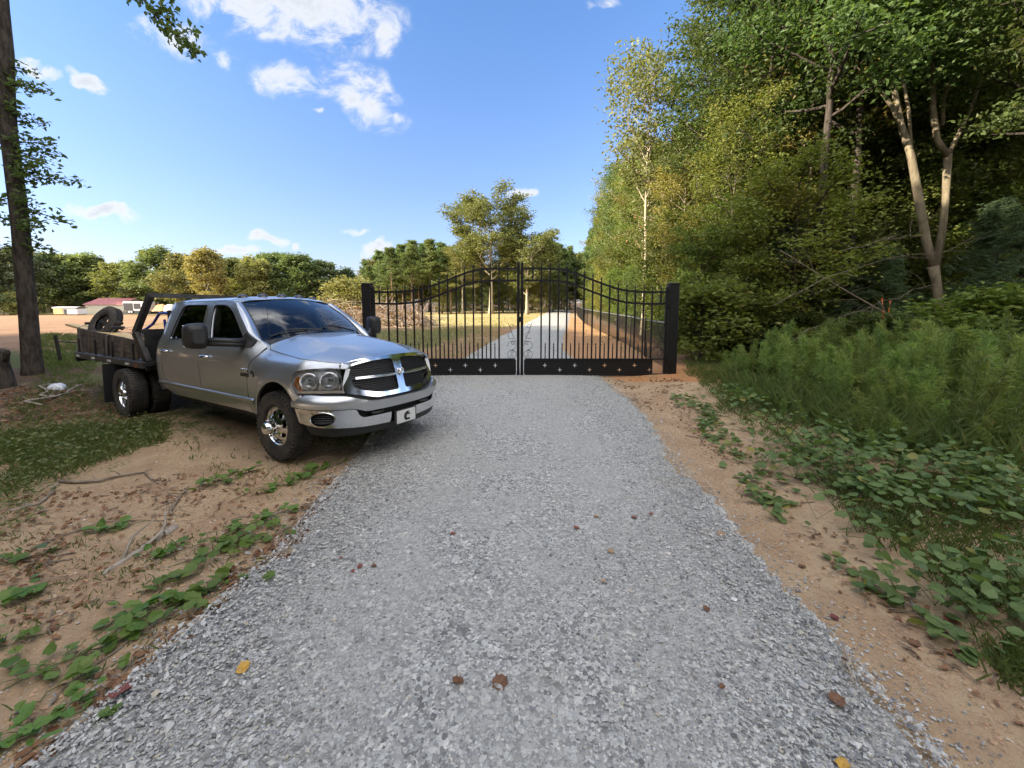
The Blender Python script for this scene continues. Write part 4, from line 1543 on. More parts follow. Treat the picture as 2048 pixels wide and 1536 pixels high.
def buildings():
    cream = mat('cream_metal_siding', (.50, .47, .36), .6, noise=(1.5, .25, (.42, .39, .30)))
    roof = mat('faded_red_roof', (.42, .17, .165), .55, noise=(.8, .4, (.38, .21, .20)))
    white = mat('white_paint', (.72, .72, .70), .5, noise=(2, .3, (.58, .58, .55)))
    yel = mat('yellow_tarp', (.62, .45, .15), .6, noise=(2, .4, (.5, .36, .12)))
    dark = mat('dark_opening', (.02, .02, .022), .4)
    glass = mat('dark_window', (.02, .025, .03), .1)
    Y = 90.0
    A, B = at(172, 629, Y), at(246, 627, Y)
    zg = A[2]
    L = B[0] - A[0]
    hw = at(172, 609, Y)[2] - zg
    b = thing('farm_building', (A[0], Y, zg), 'long cream metal building with a faded red roof across the field', 'building')
    D = 9.0
    gx = -1.9
    # its gable end looks left and a little towards the camera
    w = MB()
    pr = np.array([[0, 0, 0], [L, 0, 0], [L, 0, hw], [0, 0, hw], [gx, D, 0], [L + gx, D, 0], [L + gx, D, hw], [gx, D, hw], [gx / 2, D / 2, hw + 1.35], [L + gx / 2, D / 2, hw + 1.35]])
    w.add(pr, [np.array([[0, 1, 2, 3], [5, 4, 7, 6]]), np.array([[4, 0, 3, 8, 7], [1, 5, 6, 9, 2]])])
    w.build('wall', cream, b)
    r = MB()
    e = np.array([-.25, -.3, -.06])
    r0 = np.array([pr[3] + e, pr[2] + [.25, -.3, -.06], pr[9] + [.25, 0, .05], pr[8] + [-.25, 0, .05], pr[7] + [-.25, .3, -.06], pr[6] + [.25, .3, -.06]])
    rr = np.concatenate([r0, r0 + [0, 0, .09]])
    r.add(rr, [np.array([[0, 1, 2, 3], [3, 2, 5, 4], [6, 7, 8, 9], [9, 8, 11, 10], [0, 1, 7, 6], [4, 5, 11, 10]]), np.array([[0, 3, 9, 6], [3, 4, 10, 9], [1, 2, 8, 7], [2, 5, 11, 8]])])
    for k in range(30):
        x = k * (L + .4) / 29 - .2
        r.bar(pr[3] + [x, -.3, .05], pr[8] + [x, 0, .15], .06, .04)
    r.build('roof', roof, b)
    m = MB().box((L * .74, -.02, hw * .5), (.55, .06, .55))
    wn = m.build('window', glass, b)
    MB().box((L * .74, -.035, hw * .5), (.7, .04, .7)).build('window_frame', white, b)
    m = MB()
    for k in range(24):
        m.box((L * (k + .5) / 24, -.02, hw / 2), (.04, .03, hw))
    m.build('siding_ribs', cream, b)
    # small shed
    A, B = at(119, 628, 84), at(165, 628, 84)
    zg = A[2]
    s = thing('small_shed', (A[0], 84, zg), 'small yellow and white shed left of the red roofed building', 'shed')
    L2 = B[0] - A[0]
    MB().box((L2 * .2, 0, .62), (L2 * .4, 2.2, 1.25), bev=.05).build('canvas_end', yel, s)
    MB().box((L2 * .7, 0, .55), (L2 * .6, 2.0, 1.1), bev=.03).build('wall', white, s)
    m = MB()
    V = []
    for x in np.linspace(-.1, L2 + .1, 8):
        V.append([(x, y, 1.25 + .28 * math.sqrt(max(0, 1 - (y / 1.3) ** 2))) for y in np.linspace(-1.3, 1.3, 12)])
    m.grid(V).build('roof', white, s, smooth=True)
    MB().box((L2 * .5, -1.03, .5), (.55, .06, .95)).build('door', dark, s)
    # livestock trailer
    A, B = at(246, 627, 82), at(296, 626, 82)
    zg = A[2]
    t = thing('horse_trailer', (A[0], 82, zg), 'white box trailer with large dark side openings at the right end of the building', 'trailer')
    L3 = B[0] - A[0]
    MB().box((L3 / 2, 1.0, 1.45), (L3, 2.0, 1.9), bev=.12).build('body', white, t)
    for x0, x1 in ((.04, .42), (.46, .72), (.80, .95)):
        MB().box((L3 * (x0 + x1) / 2, -.03, 1.5 if x0 > .1 else 1.35), (L3 * (x1 - x0), .06, 1.15 if x0 > .1 else 1.55), bev=.02).build('side_opening', dark, t)
    for x in (.26, .36):
        w_ = MB().lathe([(0, -.12), (.2, -.12), (.36, -.1), (.36, .1), (0, .1)], 18, (L3 * x, .05, .36)).build('wheel', mat('trailer_tyre', (.02, .02, .02), .8), t)
        MB().lathe([(0, -.135), (.18, -.13), (.19, -.11)], 14, (L3 * x, .05, .36)).build('rim', white, w_)
    MB().bar((L3 * .95, 1, .5), (L3 + 1.2, 1, .45), .1, .1).build('hitch', GALV, t)
    # round tank and small orange tent beyond the rack
    A = at(352, 622, 80)
    k = thing('round_tank', (A[0] - .9, 80, A[2]), 'white domed tank seen between cab and rack far across the field', 'tank')
    MB().lathe([(0, 1.35), (.5, 1.3), (.95, 1.05), (1.15, .6), (1.2, 0)], 20, axis='Z').build('dome', white, k, smooth=True)
    A = at(324, 622, 80)
    k = thing('orange_cover', (A[0], 80, A[2]), 'low faded orange covered heap left of the white tank', 'cover')
    m = MB()
    V = []
    for x in np.linspace(-1.3, 1.3, 12):
        h = 1.35 * max(0, 1 - (x / 1.32) ** 4)
        V.append([(x, y, h * max(0, 1 - abs(y / 1.0) ** 2) + .06 * math.sin(5 * x + 3 * y)) for y in np.linspace(-1, 1, 10)])
    m.grid(V).build('sheet', mat('orange_cloth', (.5, .24, .1), .8, noise=(3, .5, (.55, .4, .2))), k, smooth=True)


gate_leaf(-1, 'left leaf of the black wrought iron drive gate, partly behind the truck')
gate_leaf(1, 'right leaf of the black wrought iron drive gate, with latch box and drop rod')
gate_post(-3.555 - .0, 'left square black gate post behind the truck hood')
gate_post(3.965, 'right square black gate post standing in orange soil')
chain_fence()
brush_pile()
buildings()

# ------------------------------------------------------------------ pickup truck (own axes: X forward from the front axle, Y to its left, Z up)
def paint_mat():
    m = bpy.data.materials.new('silver_paint')
    m.use_nodes = True
    t = NT(m.node_tree)
    b = t.n['Principled BSDF']
    tc = t.new('ShaderNodeTexCoord').outputs['Object']
    sep = t.new('ShaderNodeSeparateXYZ')
    t.l.new(tc, sep.inputs[0])
    dust = t.m('MULTIPLY', t.rng(sep.outputs[2], .62, .38), t.rng(t.noise(tc, 3.5, 6, .7), .25, .7))
    spots = t.m('MULTIPLY', t.rng(t.noise(tc, 40, 4, .8), .60, .75), .25)
    d = t.m('ADD', t.m('MULTIPLY', dust, .6), spots, None, True)
    t.put(b.inputs['Base Color'], t.mix(d, (.50, .515, .53), (.32, .29, .25)))
    t.put(b.inputs['Metallic'], t.m('SUBTRACT', .9, t.m('MULTIPLY', d, .8)))
    t.put(b.inputs['Roughness'], t.m('ADD', .34, t.m('MULTIPLY', d, .35)))
    t.put(b.inputs['Coat Weight'], t.m('SUBTRACT', .8, t.m('MULTIPLY', d, .7)))
    b.inputs['Coat Roughness'].default_value = .05
    return m


def glass_mat(name, tint, fac):
    m = bpy.data.materials.new(name)
    m.use_nodes = True
    t = NT(m.node_tree)
    out = t.n['Material Output']
    t.n.remove(t.n['Principled BSDF'])
    tr = t.new('ShaderNodeBsdfTransparent')
    tr.inputs[0].default_value = (*tint, 1)
    gl = t.new('ShaderNodeBsdfGlossy')
    gl.inputs['Roughness'].default_value = .015
    gl.inputs['Color'].default_value = (.9, .95, 1, 1)
    fr = t.new('ShaderNodeFresnel')
    fr.inputs[0].default_value = 1.52
    f = t.m('ADD', t.m('MULTIPLY', fr.outputs[0], 1.15), fac, None, True)
    mx = t.new('ShaderNodeMixShader')
    t.put(mx.inputs[0], f)
    t.l.new(tr.outputs[0], mx.inputs[1])
    t.l.new(gl.outputs[0], mx.inputs[2])
    t.l.new(mx.outputs[0], out.inputs[0])
    return m


PAINT = paint_mat()
CHROME = mat('chrome', (.74, .75, .76), .11, metal=1.0)
BRIGHT = mat('polished_reflector', (.86, .87, .89), .25, metal=.5)
PLASTIC = mat('black_plastic', (.012, .012, .013), .5, noise=(25, .4, (.024, .023, .022)))
RUBBER = mat('tyre_rubber', (.022, .021, .020), .8, noise=(6, .7, (.075, .06, .045)))
DARKM = mat('dark_underside', (.010, .010, .010), .9)
GREYTRIM = mat('grey_interior', (.20, .20, .19), .8)
SEATM = mat('dark_seat_cloth', (.05, .05, .052), .9)
TINT = glass_mat('privacy_glass', (.05, .055, .06), .005)
CLEAR = glass_mat('side_glass', (.42, .46, .45), .005)
SHIELD = glass_mat('windshield_glass', (.34, .40, .44), .01)
LENS = glass_mat('lamp_lens', (.93, .95, .96), .0)
AMBER = mat('amber_reflector', (.65, .20, .02), .25, coat=.5)
AMBERL = mat('smoked_amber_lens', (.022, .012, .008), .2, coat=.3)
PLATEW = mat('white_plate', (.62, .62, .60), .4)
INK = mat('black_ink', (.012, .012, .012), .5)
WOODD = mat('weathered_dark_boards', (.045, .036, .030), .85, noise=(7, .85, (.13, .10, .08)), bump=(30, .5))
WOODY = mat('new_pine_lumber', (.60, .40, .16), .6, noise=(9, .55, (.70, .53, .28)), bump=(25, .15))
STEELB = mat('black_painted_steel', (.013, .013, .014), .42, noise=(9, .6, (.05, .042, .035)))
BLUE = mat('blue_enamel', (.012, .035, .30), .35, coat=.3)
TUB = mat('grey_black_tub', (.05, .055, .065), .4)
STRAP = mat('grey_webbing', (.13, .13, .14), .85)
MIRRORG = mat('mirror_glass', (.7, .72, .75), .03, metal=1)


def fl(x):
    return np.asarray(x, float)


_ZD = [.30, .36, .44, .5, .58, .66, .8, .95, 1.08, 1.18, 1.26, 1.32, 1.36, 1.5, 1.65, 1.78, 1.84, 1.885]
_YD = [.86, .88, .915, .95, .978, .985, .995, 1.0, .995, .98, .958, .93, .905, .862, .812, .765, .738, .705]
_ZF = [.30, .36, .5, .66, .8, .92, 1.0, 1.06, 1.12, 1.16, 1.20, 1.24, 1.30, 1.4]
_YF = [.90, .93, .965, .985, .995, .99, .975, .955, .925, .895, .845, .80, .74, .70]


def _sm(zs, ys, z):
    return sum(np.interp(z + k, zs, ys) for k in (-.03, -.015, 0, .015, .03)) / 5


def yw(X, Z):
    """half width of the body side"""
    X, Z = fl(X), fl(Z)
    w = smooth01(-.75, -.32, X)
    y = _sm(_ZD, _YD, Z) * (1 - w) + _sm(_ZF, _YF, Z) * w
    d = np.maximum(0, X - .36)
    y = y - .72 * (np.sqrt(d * d + .01) - .1)
    ra = np.hypot(X - .06, (Z - .47) * .96)      # flared lip round the front wheel opening
    y = y + .022 * np.exp(-((ra - .46) / .045) ** 2) * (Z > .45)
    b = np.maximum(0, -3.12 - X)
    return y - .9 * b * b


def zseam(X):
    return np.interp(X, [-.6, -.45, -.38, .06, .5, .84, 1.0], [1.29, 1.27, 1.25, 1.21, 1.175, 1.135, 1.12])


def ghood(X, Y):
    X, Y = fl(X), np.abs(fl(Y))
    zc = sum(np.interp(X + k, [-.6, -.4, 0, .4, .65, .8, .87, .93], [1.455, 1.43, 1.378, 1.31, 1.258, 1.22, 1.19, 1.15]) for k in (-.06, -.03, 0, .03, .06)) / 5
    zs = zseam(X)
    ys = yw(X, zs)
    q = np.clip(Y / ys, 0, 1.05)
    dome = .018 * (1 - smooth01(.48, .66, q))
    return zc - .018 - (zc - .018 - zs) * q ** 3.4 + dome


def groof(X, Y):
    X, Y = fl(X), np.abs(fl(Y))
    z = 1.955 - .045 * (Y / .7) ** 2 - .032 * (Y / .705) ** 10
    z = z - .5 * np.maximum(0, X + 1.55) ** 2 - .9 * np.maximum(0, -3.08 - X) ** 2
    return z


def hgr(Y, Z):
    """forward position of the grille face"""
    Y, Z = fl(Y), fl(Z)
    return .985 - .31 * Y ** 2 - .28 * (Z - .95) - 2.2 * np.maximum(0, Z - 1.09) ** 2


def mirrored(sg, f):
    return lambda q: f(q) * np.array([1, sg, 1.0])


def side(sg, inset=0.0):
    """maps (X, Z) to the body side; sg = -1 for the truck's right"""
    return lambda q: np.stack([q[:, 0], sg * (yw(q[:, 0], q[:, 1]) - inset), q[:, 1]], 1)


TRUCK_T = (-2.2247, 5.3135)
_th, _pa, _ro = .53434, .01729, -.0273


def truck_matrix():
    c, s = math.cos(_th), math.sin(_th)
    Rz = np.array([[c, s, 0], [-s, c, 0], [0, 0, 1]])
    ca, sa = math.cos(_pa), math.sin(_pa)
    Ry = np.array([[ca, 0, -sa], [0, 1, 0], [sa, 0, ca]])
    cb, sb = math.cos(_ro), math.sin(_ro)
    Rx = np.array([[1, 0, 0], [0, cb, -sb], [0, sb, cb]])
    return Rz @ Ry @ Rx


TM = truck_matrix()


def truck_pt(p):
    return TM @ fl(p) + np.array([*TRUCK_T, 0])


def put_on_truck(o):
    m = Matrix([list(TM[0]) + [TRUCK_T[0]], list(TM[1]) + [TRUCK_T[1]], list(TM[2]) + [0], [0, 0, 0, 1]])
    o.matrix_world = m @ o.matrix_basis
    return o


def tyre_mesh(w=.118):
    m = MB()
    pr = [(.222, -w * .70), (.236, -w * .88), (.262, -w * .98), (.31, -w), (.352, -w * .99), (.378, -w * .90), (.392, -w * .74), (.396, -w * .4), (.397, 0), (.396, w * .4), (.392, w * .74), (.378, w * .9), (.31, w), (.24, w * .88), (.222, w * .7)]
    m.lathe(pr, 64)
    N = 46
    for k in range(N):
        a = k / N * 2 * PI
        for r_, (y, dy, sh, dz) in enumerate([(-w * .78, .030, 0, .034), (-w * .36, .040, .5, .036), (w * .08, .042, .2, .036), (w * .48, .040, .7, .036), (w * .82, .028, .3, .034)]):
            b = a + sh / N * 2 * PI
            rr = .399 if abs(y) < w * .6 else .391
            rt = np.array([[math.sin(b), 0, math.cos(b)], [0, 1, 0], [-math.cos(b), 0, math.sin(b)]])
            c = np.array([math.cos(b) * rr, y, math.sin(b) * rr])
            # local: x tangential, y lateral, z radial
            Q = np.stack([[-math.sin(b), 0, math.cos(b)], [0, 1, 0], [math.cos(b), 0, math.sin(b)]], 1)
            sk = .35 if r_ % 2 else -.35
            Q = Q @ np.array([[math.cos(sk), -math.sin(sk), 0], [math.sin(sk), math.cos(sk), 0], [0, 0, 1]])
            m.box(c, (dz, dy, .014), Q)
        for s_ in (-1, 1):       # shoulder lugs
            Q = np.stack([[-math.sin(a), 0, math.cos(a)], [0, 1, 0], [math.cos(a), 0, math.sin(a)]], 1)
            m.box((math.cos(a) * .366, s_ * w * .96, math.sin(a) * .366), (.026, .014, .034), Q)
    # raised letters band reads as a fine ring
    m.lathe([(.318, -w - .003), (.322, -w - .003)], 64)
    return m


def wheel(parent, pos, sg, kind):
    """kind 'front' (bulging) or 'rear' (deep dish); sg -1 = truck's right"""
    w = bpy.data.objects.new('wheel', None)
    COL.objects.link(w)
    w.parent = parent
    w.location = pos
    w.rotation_euler = (0, 0, 0 if sg < 0 else PI)
    w.empty_display_size = .2
    if 'tyre' not in PROTO:
        PROTO['tyre'] = tyre_mesh().mesh('tyre', False)
        PROTO['tyre'].materials.append(RUBBER)
    t = bpy.data.objects.new('tyre', PROTO['tyre'])
    COL.objects.link(t)
    t.parent = w
    t.rotation_euler = (0, random.random() * 6, 0)
    if kind == 'rim' + 'less':
        return w
    m = MB()
    if kind == 'front':
        rp, yp = [0, .06, .085, .10, .13, .165, .19, .21], [-.150, -.150, -.148, -.138, -.118, -.088, -.062, -.055]
    else:
        rp, yp = [0, .06, .085, .10, .13, .165, .19, .21], [-.00, -.00, .0, .012, .035, .055, .068, .07]
    holes = []
    for k in range(8):
        a = k / 8 * 2 * PI + .2
        c = np.array([math.cos(a), math.sin(a)])
        tn = np.array([-c[1], c[0]])
        holes.append([tuple(c * (.158 + .020 * math.cos(q)) + tn * (.034 * math.sin(q))) for q in np.linspace(0, 2 * PI, 14, endpoint=False)])
    circ = [(.205 * math.cos(a), .205 * math.sin(a)) for a in np.linspace(0, 2 * PI, 48, endpoint=False)]
    panel(m, circ, lambda q: np.stack([q[:, 0], np.interp(np.hypot(q[:, 0], q[:, 1]), rp, yp), q[:, 1]], 1), .022, holes, .02, (0, 1, 0))
    e = np.interp(.205, rp, yp)
    if kind == 'front':
        m.lathe([(.203, e), (.207, -.075), (.217, -.088), (.228, -.088), (.231, -.078), (.226, -.05)], 48)
    else:
        m.lathe([(.203, e), (.206, -.02), (.209, -.06), (.217, -.088), (.228, -.088), (.231, -.078), (.226, -.05)], 48)
    hb = -.150 if kind == 'front' else 0.0
    hl = .085 if kind == 'front' else .10
    m.lathe([(.082, hb + .01), (.080, hb - .02), (.072, hb - .026), (.068, hb - hl * .75), (.058, hb - hl * .95), (.0, hb - hl)], 32)
    for k in range(8):
        a = k / 8 * 2 * PI
        m.lathe([(.012, 0), (.012, -.022), (.006, -.028), (0, -.028)], 8, (math.cos(a) * .098, hb - .0, math.sin(a) * .098))
    m.build('rim', CHROME, w, auto=35)
    MB().lathe([(0, .09), (.2, .09), (.222, .07)], 32).build('dark_backing', DARKM, w)  # dark disc added behind the rim holes to deepen their shade
    return w


def build_truck():
    root = thing('pickup_truck', (0, 0, 0), 'silver four door pickup truck with a black flatbed and chrome grille, parked beside the gravel', 'truck')
    S = (-1, 1)
    zc = lambda q: np.stack([q[:, 0], q[:, 1], q[:, 2]], 1)
    # --- fenders
    arch = [(.06 + .435 * math.cos(a), .47 + .455 * math.sin(a)) for a in np.linspace(R(35), R(176), 26)]
    fo = [(-.52, .485)] + [(-.545, .87), (-.53, 1.08), (-.46, 1.19), (-.43, 1.27)] + [(x, float(zseam(x)) - .006) for x in (-.38, -.2, .06, .3, .5, .7, .84)] + \
         [(.865, 1.12), (.855, 1.085), (.7, 1.092), (.55, 1.088), (.42, 1.065), (.362, 1.035), (.362, .95), (.385, .88), (.44, .808), (.47, .80), (.475, .72)] + arch + [(-.375, .485)]
    for s in S:
        m = MB()
        panel(m, fo, side(s), .04, (), .03, (0, -s, 0))
        m.build('front_fender', PAINT, root, auto=40)
        m = MB()      # dark liner of the wheel opening
        V = []
        for a in np.linspace(R(20), R(185), 20):
            x, z = .06 + .45 * math.cos(a), .47 + .47 * math.sin(a)
            V.append([(x, s * (float(yw(x, z)) - .012), z), (x, s * .52, z)])
        m.grid(V)
        m.box((.06, s * .50, .65), (1.0, .03, .8))
        m.build('wheel_well', DARKM, root)
    # --- doors
    fd = [(-.535, .485), (-.56, .87), (-.545, 1.08), (-.475, 1.2), (-.45, 1.3), (-.58, 1.372), (-1.285, 1.842), (-1.40, 1.868), (-1.6, 1.883), (-1.955, 1.885), (-1.89, 1.62), (-1.785, 1.25), (-1.80, 1.05), (-1.765, .75), (-1.745, .485)]
    fw = rounded([(-.75, 1.378), (-1.20, 1.70), (-1.42, 1.80), (-1.64, 1.818), (-1.825, 1.812), (-1.77, 1.62), (-1.64, 1.362)], [.04, .12, .12, .1, .05, .1, .04])
    rd = [(-1.757, .485), (-1.778, .75), (-1.812, 1.05), (-1.797, 1.25), (-1.902, 1.62), (-1.967, 1.885), (-2.75, 1.885), (-2.90, 1.86), (-2.945, 1.78), (-2.95, 1.5), (-2.945, 1.30), (-3.015, 1.08), (-2.975, .80), (-2.83, .70), (-2.72, .62), (-2.69, .485)]
    rw = rounded([(-1.905, 1.352), (-2.03, 1.818), (-2.70, 1.825), (-2.81, 1.79), (-2.86, 1.55), (-2.895, 1.312)], [.03, .05, .1, .1, .2, .05])
    qt = [(-2.702, .485), (-2.732, .62), (-2.842, .695), (-2.987, .795), (-3.027, 1.08), (-2.957, 1.30), (-2.962, 1.5), (-2.957, 1.785), (-2.905, 1.87), (-2.9, 1.885), (-3.26, 1.875), (-3.31, 1.75), (-3.335, 1.5), (-3.325, 1.27), (-3.335, 1.0), (-3.25, .74), (-3.17, .655), (-3.08, .60), (-2.85, .52)]
    for s in S:
        for nm, outl, win, gl, hx, hz in (('front_door', fd, fw, CLEAR, -1.60, 1.118), ('rear_door', rd, rw, TINT, -2.86, 1.135)):
            m = MB()
            panel(m, outl, side(s), .05, [win], .03, (0, -s, 0))
            d = m.build(nm, PAINT, root, auto=40)
            m = MB()
            panel(m, win, side(s, .016), .08)
            m.build('window', gl, d)
            m = MB()
            wl = side(s, -.002)(np.asarray(resample(win, .06)))
            wl = np.concatenate([wl, wl[:1]])
            m.tube(wl, .008, 5, cap=False)
            m.build('window_seal', PLASTIC, d)
            # bar handle in a dished recess
            y = float(yw(hx, hz))
            m = MB()
            m.lathe([(0, 0), (.085, 0), (.10, .01)], 24, (0, 0, 0), 'Y')
            for v in m.v:
                v *= np.array([.95, 1, .42])
                v += np.array([hx, s * (y - .004 if s > 0 else y - .004), hz])
            r_ = m.build('handle_recess', PLASTIC, d)
            m = MB()
            pth = [(hx + u, s * (y + .004 + .034 * (1 - (u / .115) ** 4)), hz + .003 + .006 * u) for u in np.linspace(-.105, .105, 11)]
            m.tube(pth, [.012, .017, .019, .020, .020, .020, .020, .020, .019, .017, .012], 10)
            for v in m.v:
                v[:, 2] = hz + (v[:, 2] - hz) * 1.25
            m.build('handle', CHROME, d, smooth=True)
        m = MB()
        panel(m, qt, side(s), .05, (), .03, (0, -s, 0))
        m.build('cab_corner', PAINT, root, auto=40)
        # rub strip
        m = MB()
        xs = np.linspace(-3.16, -.385, 44)
        pr = [(-.024, 0), (-.020, .012), (.006, .018), (.022, .008), (.024, 0)]
        V = [[(x, s * (float(yw(x, .655 + .012 * 0 + dz)) + dy), .652 - .006 * (x + 1.8) * .3 + dz) for dz, dy in pr] for x in xs]
        m.grid(V)
        m.build('side_moulding', PAINT, root, smooth=True)
        m = MB()
        m.grid([[(x, s * (float(yw(x, .49)) - .012), .50), (x, s * (float(yw(x, .40)) - .03), .405), (x, s * .6, .40)] for x in np.linspace(-2.75, -.40, 12)])
        m.build('rocker', DARKM, root)
        # windshield pillar
        ws_b, ws_t = np.array([-.60, s * .775, 1.335]), np.array([-1.325, s * .645, 1.848])
        db, dt = np.array([-.46, 1.305]), np.array([-1.285, 1.842])
        m = MB()
        V = []
        for q in np.linspace(0, 1, 18):
            a = ws_b + (ws_t - ws_b) * q + np.array([.03, 0, .028]) * math.sin(PI * q)
            e = np.array([np.interp(q, [0, .16, 1], [db[0], -.58, dt[0]]), np.interp(q, [0, .16, 1], [db[1], 1.372, dt[1]])])
            b = side(s)(e[None])[0]
            mid = (a + b) / 2 + np.array([.012, s * .012, .014])
            V.append([a, (a * .6 + mid * .4) + [.003, 0, .004], mid, (b * .6 + mid * .4) + [0, s * .004, .002], b])
        m.grid(V)
        m.build('windshield_pillar', PAINT, root, smooth=True)
    # --- roof, with its gutters
    m = MB()
    V = []
    for x in np.concatenate([np.linspace(-1.20, -1.7, 12), np.linspace(-1.85, -3.0, 10), np.linspace(-3.08, -3.30, 6)]):
        ye = .712 - (.07 * smooth01(-1.4, -1.2, x)) - .25 * max(0, -3.15 - x)
        yy = np.concatenate([np.linspace(-1, -.86, 7), np.linspace(-.75, .75, 13), np.linspace(.86, 1, 7)]) * ye
        xs = x - .12 * (yy / .65) ** 2 * smooth01(-1.7, -1.2, x)
        V.append(np.stack([xs, yy, groof(xs, yy * .705 / ye * np.ones_like(yy))], 1))
    m.grid(np.array(V))
    m.build('roof', PAINT, root, smooth=True)
    # --- cab back with window
    m = MB()
    m.grid([[(-3.325 + .03 * (z > 1.8), y, z) for y in np.linspace(-float(yw(-3.33, z)), float(yw(-3.33, z)), 9)] for z in np.linspace(.5, 1.86, 14)])
    m.build('cab_back', PAINT, root, smooth=True)
    # --- hood
    m = MB()
    V = []
    for t in np.linspace(0, 1, 36):
        row = []
        for q in np.concatenate([np.linspace(-1, -.9, 5), np.linspace(-.84, .84, 29), np.linspace(.9, 1, 5)]):
            xb = -.40 - .06 * q * q
            xf = .885 - .055 * abs(q) ** 2.2
            x = xb + (xf - xb) * t
            ys = float(yw(x, zseam(x))) - .006
            row.append((x, q * ys, float(ghood(x, q * ys))))
        V.append(row)
    m.grid(np.array(V))
    for s in S:      # turned-down edges
        m.grid([[V[i][0 if s < 0 else -1], np.array(V[i][0 if s < 0 else -1]) - [0, s * .012, .03]] for i in range(36)])
    m.grid([[V[35][k], np.array(V[35][k]) - [.01, 0, .03]] for k in range(39)])
    m.build('hood', PAINT, root, smooth=True)
    m = MB()         # dark block under the hood, added to stop light at the seams
    m.box((.15, 0, .85), (1.2, 1.30, .56))
    m.build('hood_light_block', DARKM, root)
    # --- windshield, cowl, wipers
    m = MB()
    V = []
    for t in np.linspace(0, 1, 14):
        row = []
        for q in np.linspace(-1, 1, 25):
            b = np.array([-.47 - .13 * q * q, .775 * q, 1.435 - .10 * q * q])
            e = np.array([-1.215 - .11 * q * q, .645 * q, 1.905 - .057 * q * q])
            p = b + (e - b) * t + np.array([.03, 0, .03]) * math.sin(PI * t)
            row.append(p)
        V.append(row)
    V = np.array(V)
    m.grid(V)
    m.build('windshield', SHIELD, root, smooth=True)
    m = MB()
    m.tube(np.concatenate([V[:, 0], V[-1], V[::-1, -1]]), .009, 5)
    m.build('windshield_seal', PLASTIC, root)
    m = MB()
    m.grid([[(-.405 - .06 * q * q, q * .80, float(ghood(-.405 - .06 * q * q, q * .8)) - .012), (-.45 - .10 * q * q, q * .79, 1.425 - .10 * q * q - .01), (-.475 - .13 * q * q, q * .782, 1.437 - .10 * q * q)] for q in np.linspace(-1, 1, 25)])
    m.build('cowl', PLASTIC, root, smooth=True)
    for (q0, q1, t1) in ((-.10, -.88, .10), (.62, -.06, .13)):
        m = MB()
        f = lambda q, t: (lambda b, e: b + (e - b) * t + np.array([.045, 0, .05]))(np.array([-.47 - .13 * q * q, .775 * q, 1.435 - .10 * q * q]), np.array([-1.215 - .11 * q * q, .645 * q, 1.905 - .057 * q * q]))
        m.tube([f(q0, -.02), f(q0 * .6 + q1 * .4, .05), f(q0 * .3 + q1 * .7, t1 * .9)], [.012, .009, .006], 6)
        m.tube([f(q0 * .75 + q1 * .25, t1 * .7) - [.03, 0, .03], f(q0 * .3 + q1 * .7, t1 * .9) - [.02, 0, .02], f(q1, t1 * .55) - [.03, 0, .03]], .008, 5)
        m.build('wiper', PLASTIC, root)
    # --- roof lights
    for y in (-.52, -.27, 0, .27, .52):
        x = -1.50 - .18 * y * y
        m = MB()
        V = []
        for a in np.linspace(0, 1, 9):
            hw = .066 * math.sqrt(max(.0, 1 - (2 * a - 1) ** 2) + .02)
            V.append([(x + .09 - .18 * a, y + hw * math.cos(p), float(groof(x, y)) - .006 + .046 * math.sin(p) * math.sqrt(max(0, 1 - (2 * a - 1) ** 2))) for p in np.linspace(0, PI, 9)])
        m.grid(V)
        m.build('cab_light', AMBERL, root, smooth=True)
    # --- grille
    top = lambda y: 1.195 - .062 * (abs(y) / .69) ** 3
    bot = [(-.70, .82), (-.36, .735), (.36, .735), (.70, .82)]
    shell = bot + [(.695, 1.0)] + [(y, top(y)) for y in np.linspace(.69, -.69, 15)] + [(-.695, 1.0)]
    ot = lambda y: 1.155 - .055 * (abs(y) / .60) ** 3
    ops = []
    for s in S:
        ops.append(rounded([(s * .052, .976), (s * .60, .976)] + [(s * y, ot(y)) for y in np.linspace(.60, .066, 7)], [.01, .01, .06, 0, 0, 0, 0, 0, .03]))
        ops.append(rounded([(s * .052, .958), (s * .052, .784), (s * .32, .784), (s * .53, .838), (s * .60, .88), (s * .60, .958)], [.01, .04, .08, .08, .03, .01]))
    gm = lambda q: np.stack([hgr(q[:, 0], q[:, 1]), q[:, 0], q[:, 1]], 1)
    m = MB()
    panel(m, rounded(shell, .03, 2), gm, .045, ops, .05, (-1, 0, 0))
    g = m.build('grille', CHROME, root, auto=35)
    for s in S:
        m = MB()
        for z in np.arange(.795, 1.155, .0235):
            if .952 < z < .982:
                continue
            w = [y for y in np.linspace(.06, .605, 12) if z < ot(y) + .01 and not (z < .88 and y > .54)]
            m.tube([(float(hgr(y, z)) - .035, s * y, z) for y in w], .0075, 6)
        V = [[(float(hgr(y, z)) - .06, s * y, z) for y in np.linspace(.05, .6, 8)] for z in np.linspace(.78, 1.16, 6)]
        m.grid(V)
        m.build('grille_slats', PLASTIC, g)
        m = MB()
        for z in (.959, .975):
            m.tube([(float(hgr(y, z)) + .006, s * y, z) for y in np.linspace(.085, .565, 10)], .007, 6)
        m.build('crossbar_trim', CHROME, g)
    m = MB()         # emblem: horned head
    ex = float(hgr(0, .985)) + .004
    for s in S:
        a = np.linspace(PI * .55, -PI * 1.05, 22)
        rr = np.linspace(.034, .013, 22)
        m.tube(np.stack([ex + .012 + .010 * np.sin(np.linspace(0, 2, 22)), s * (.024 + rr * np.cos(a) * .8), .995 + rr * np.sin(a)], 1), np.linspace(.009, .004, 22), 6)
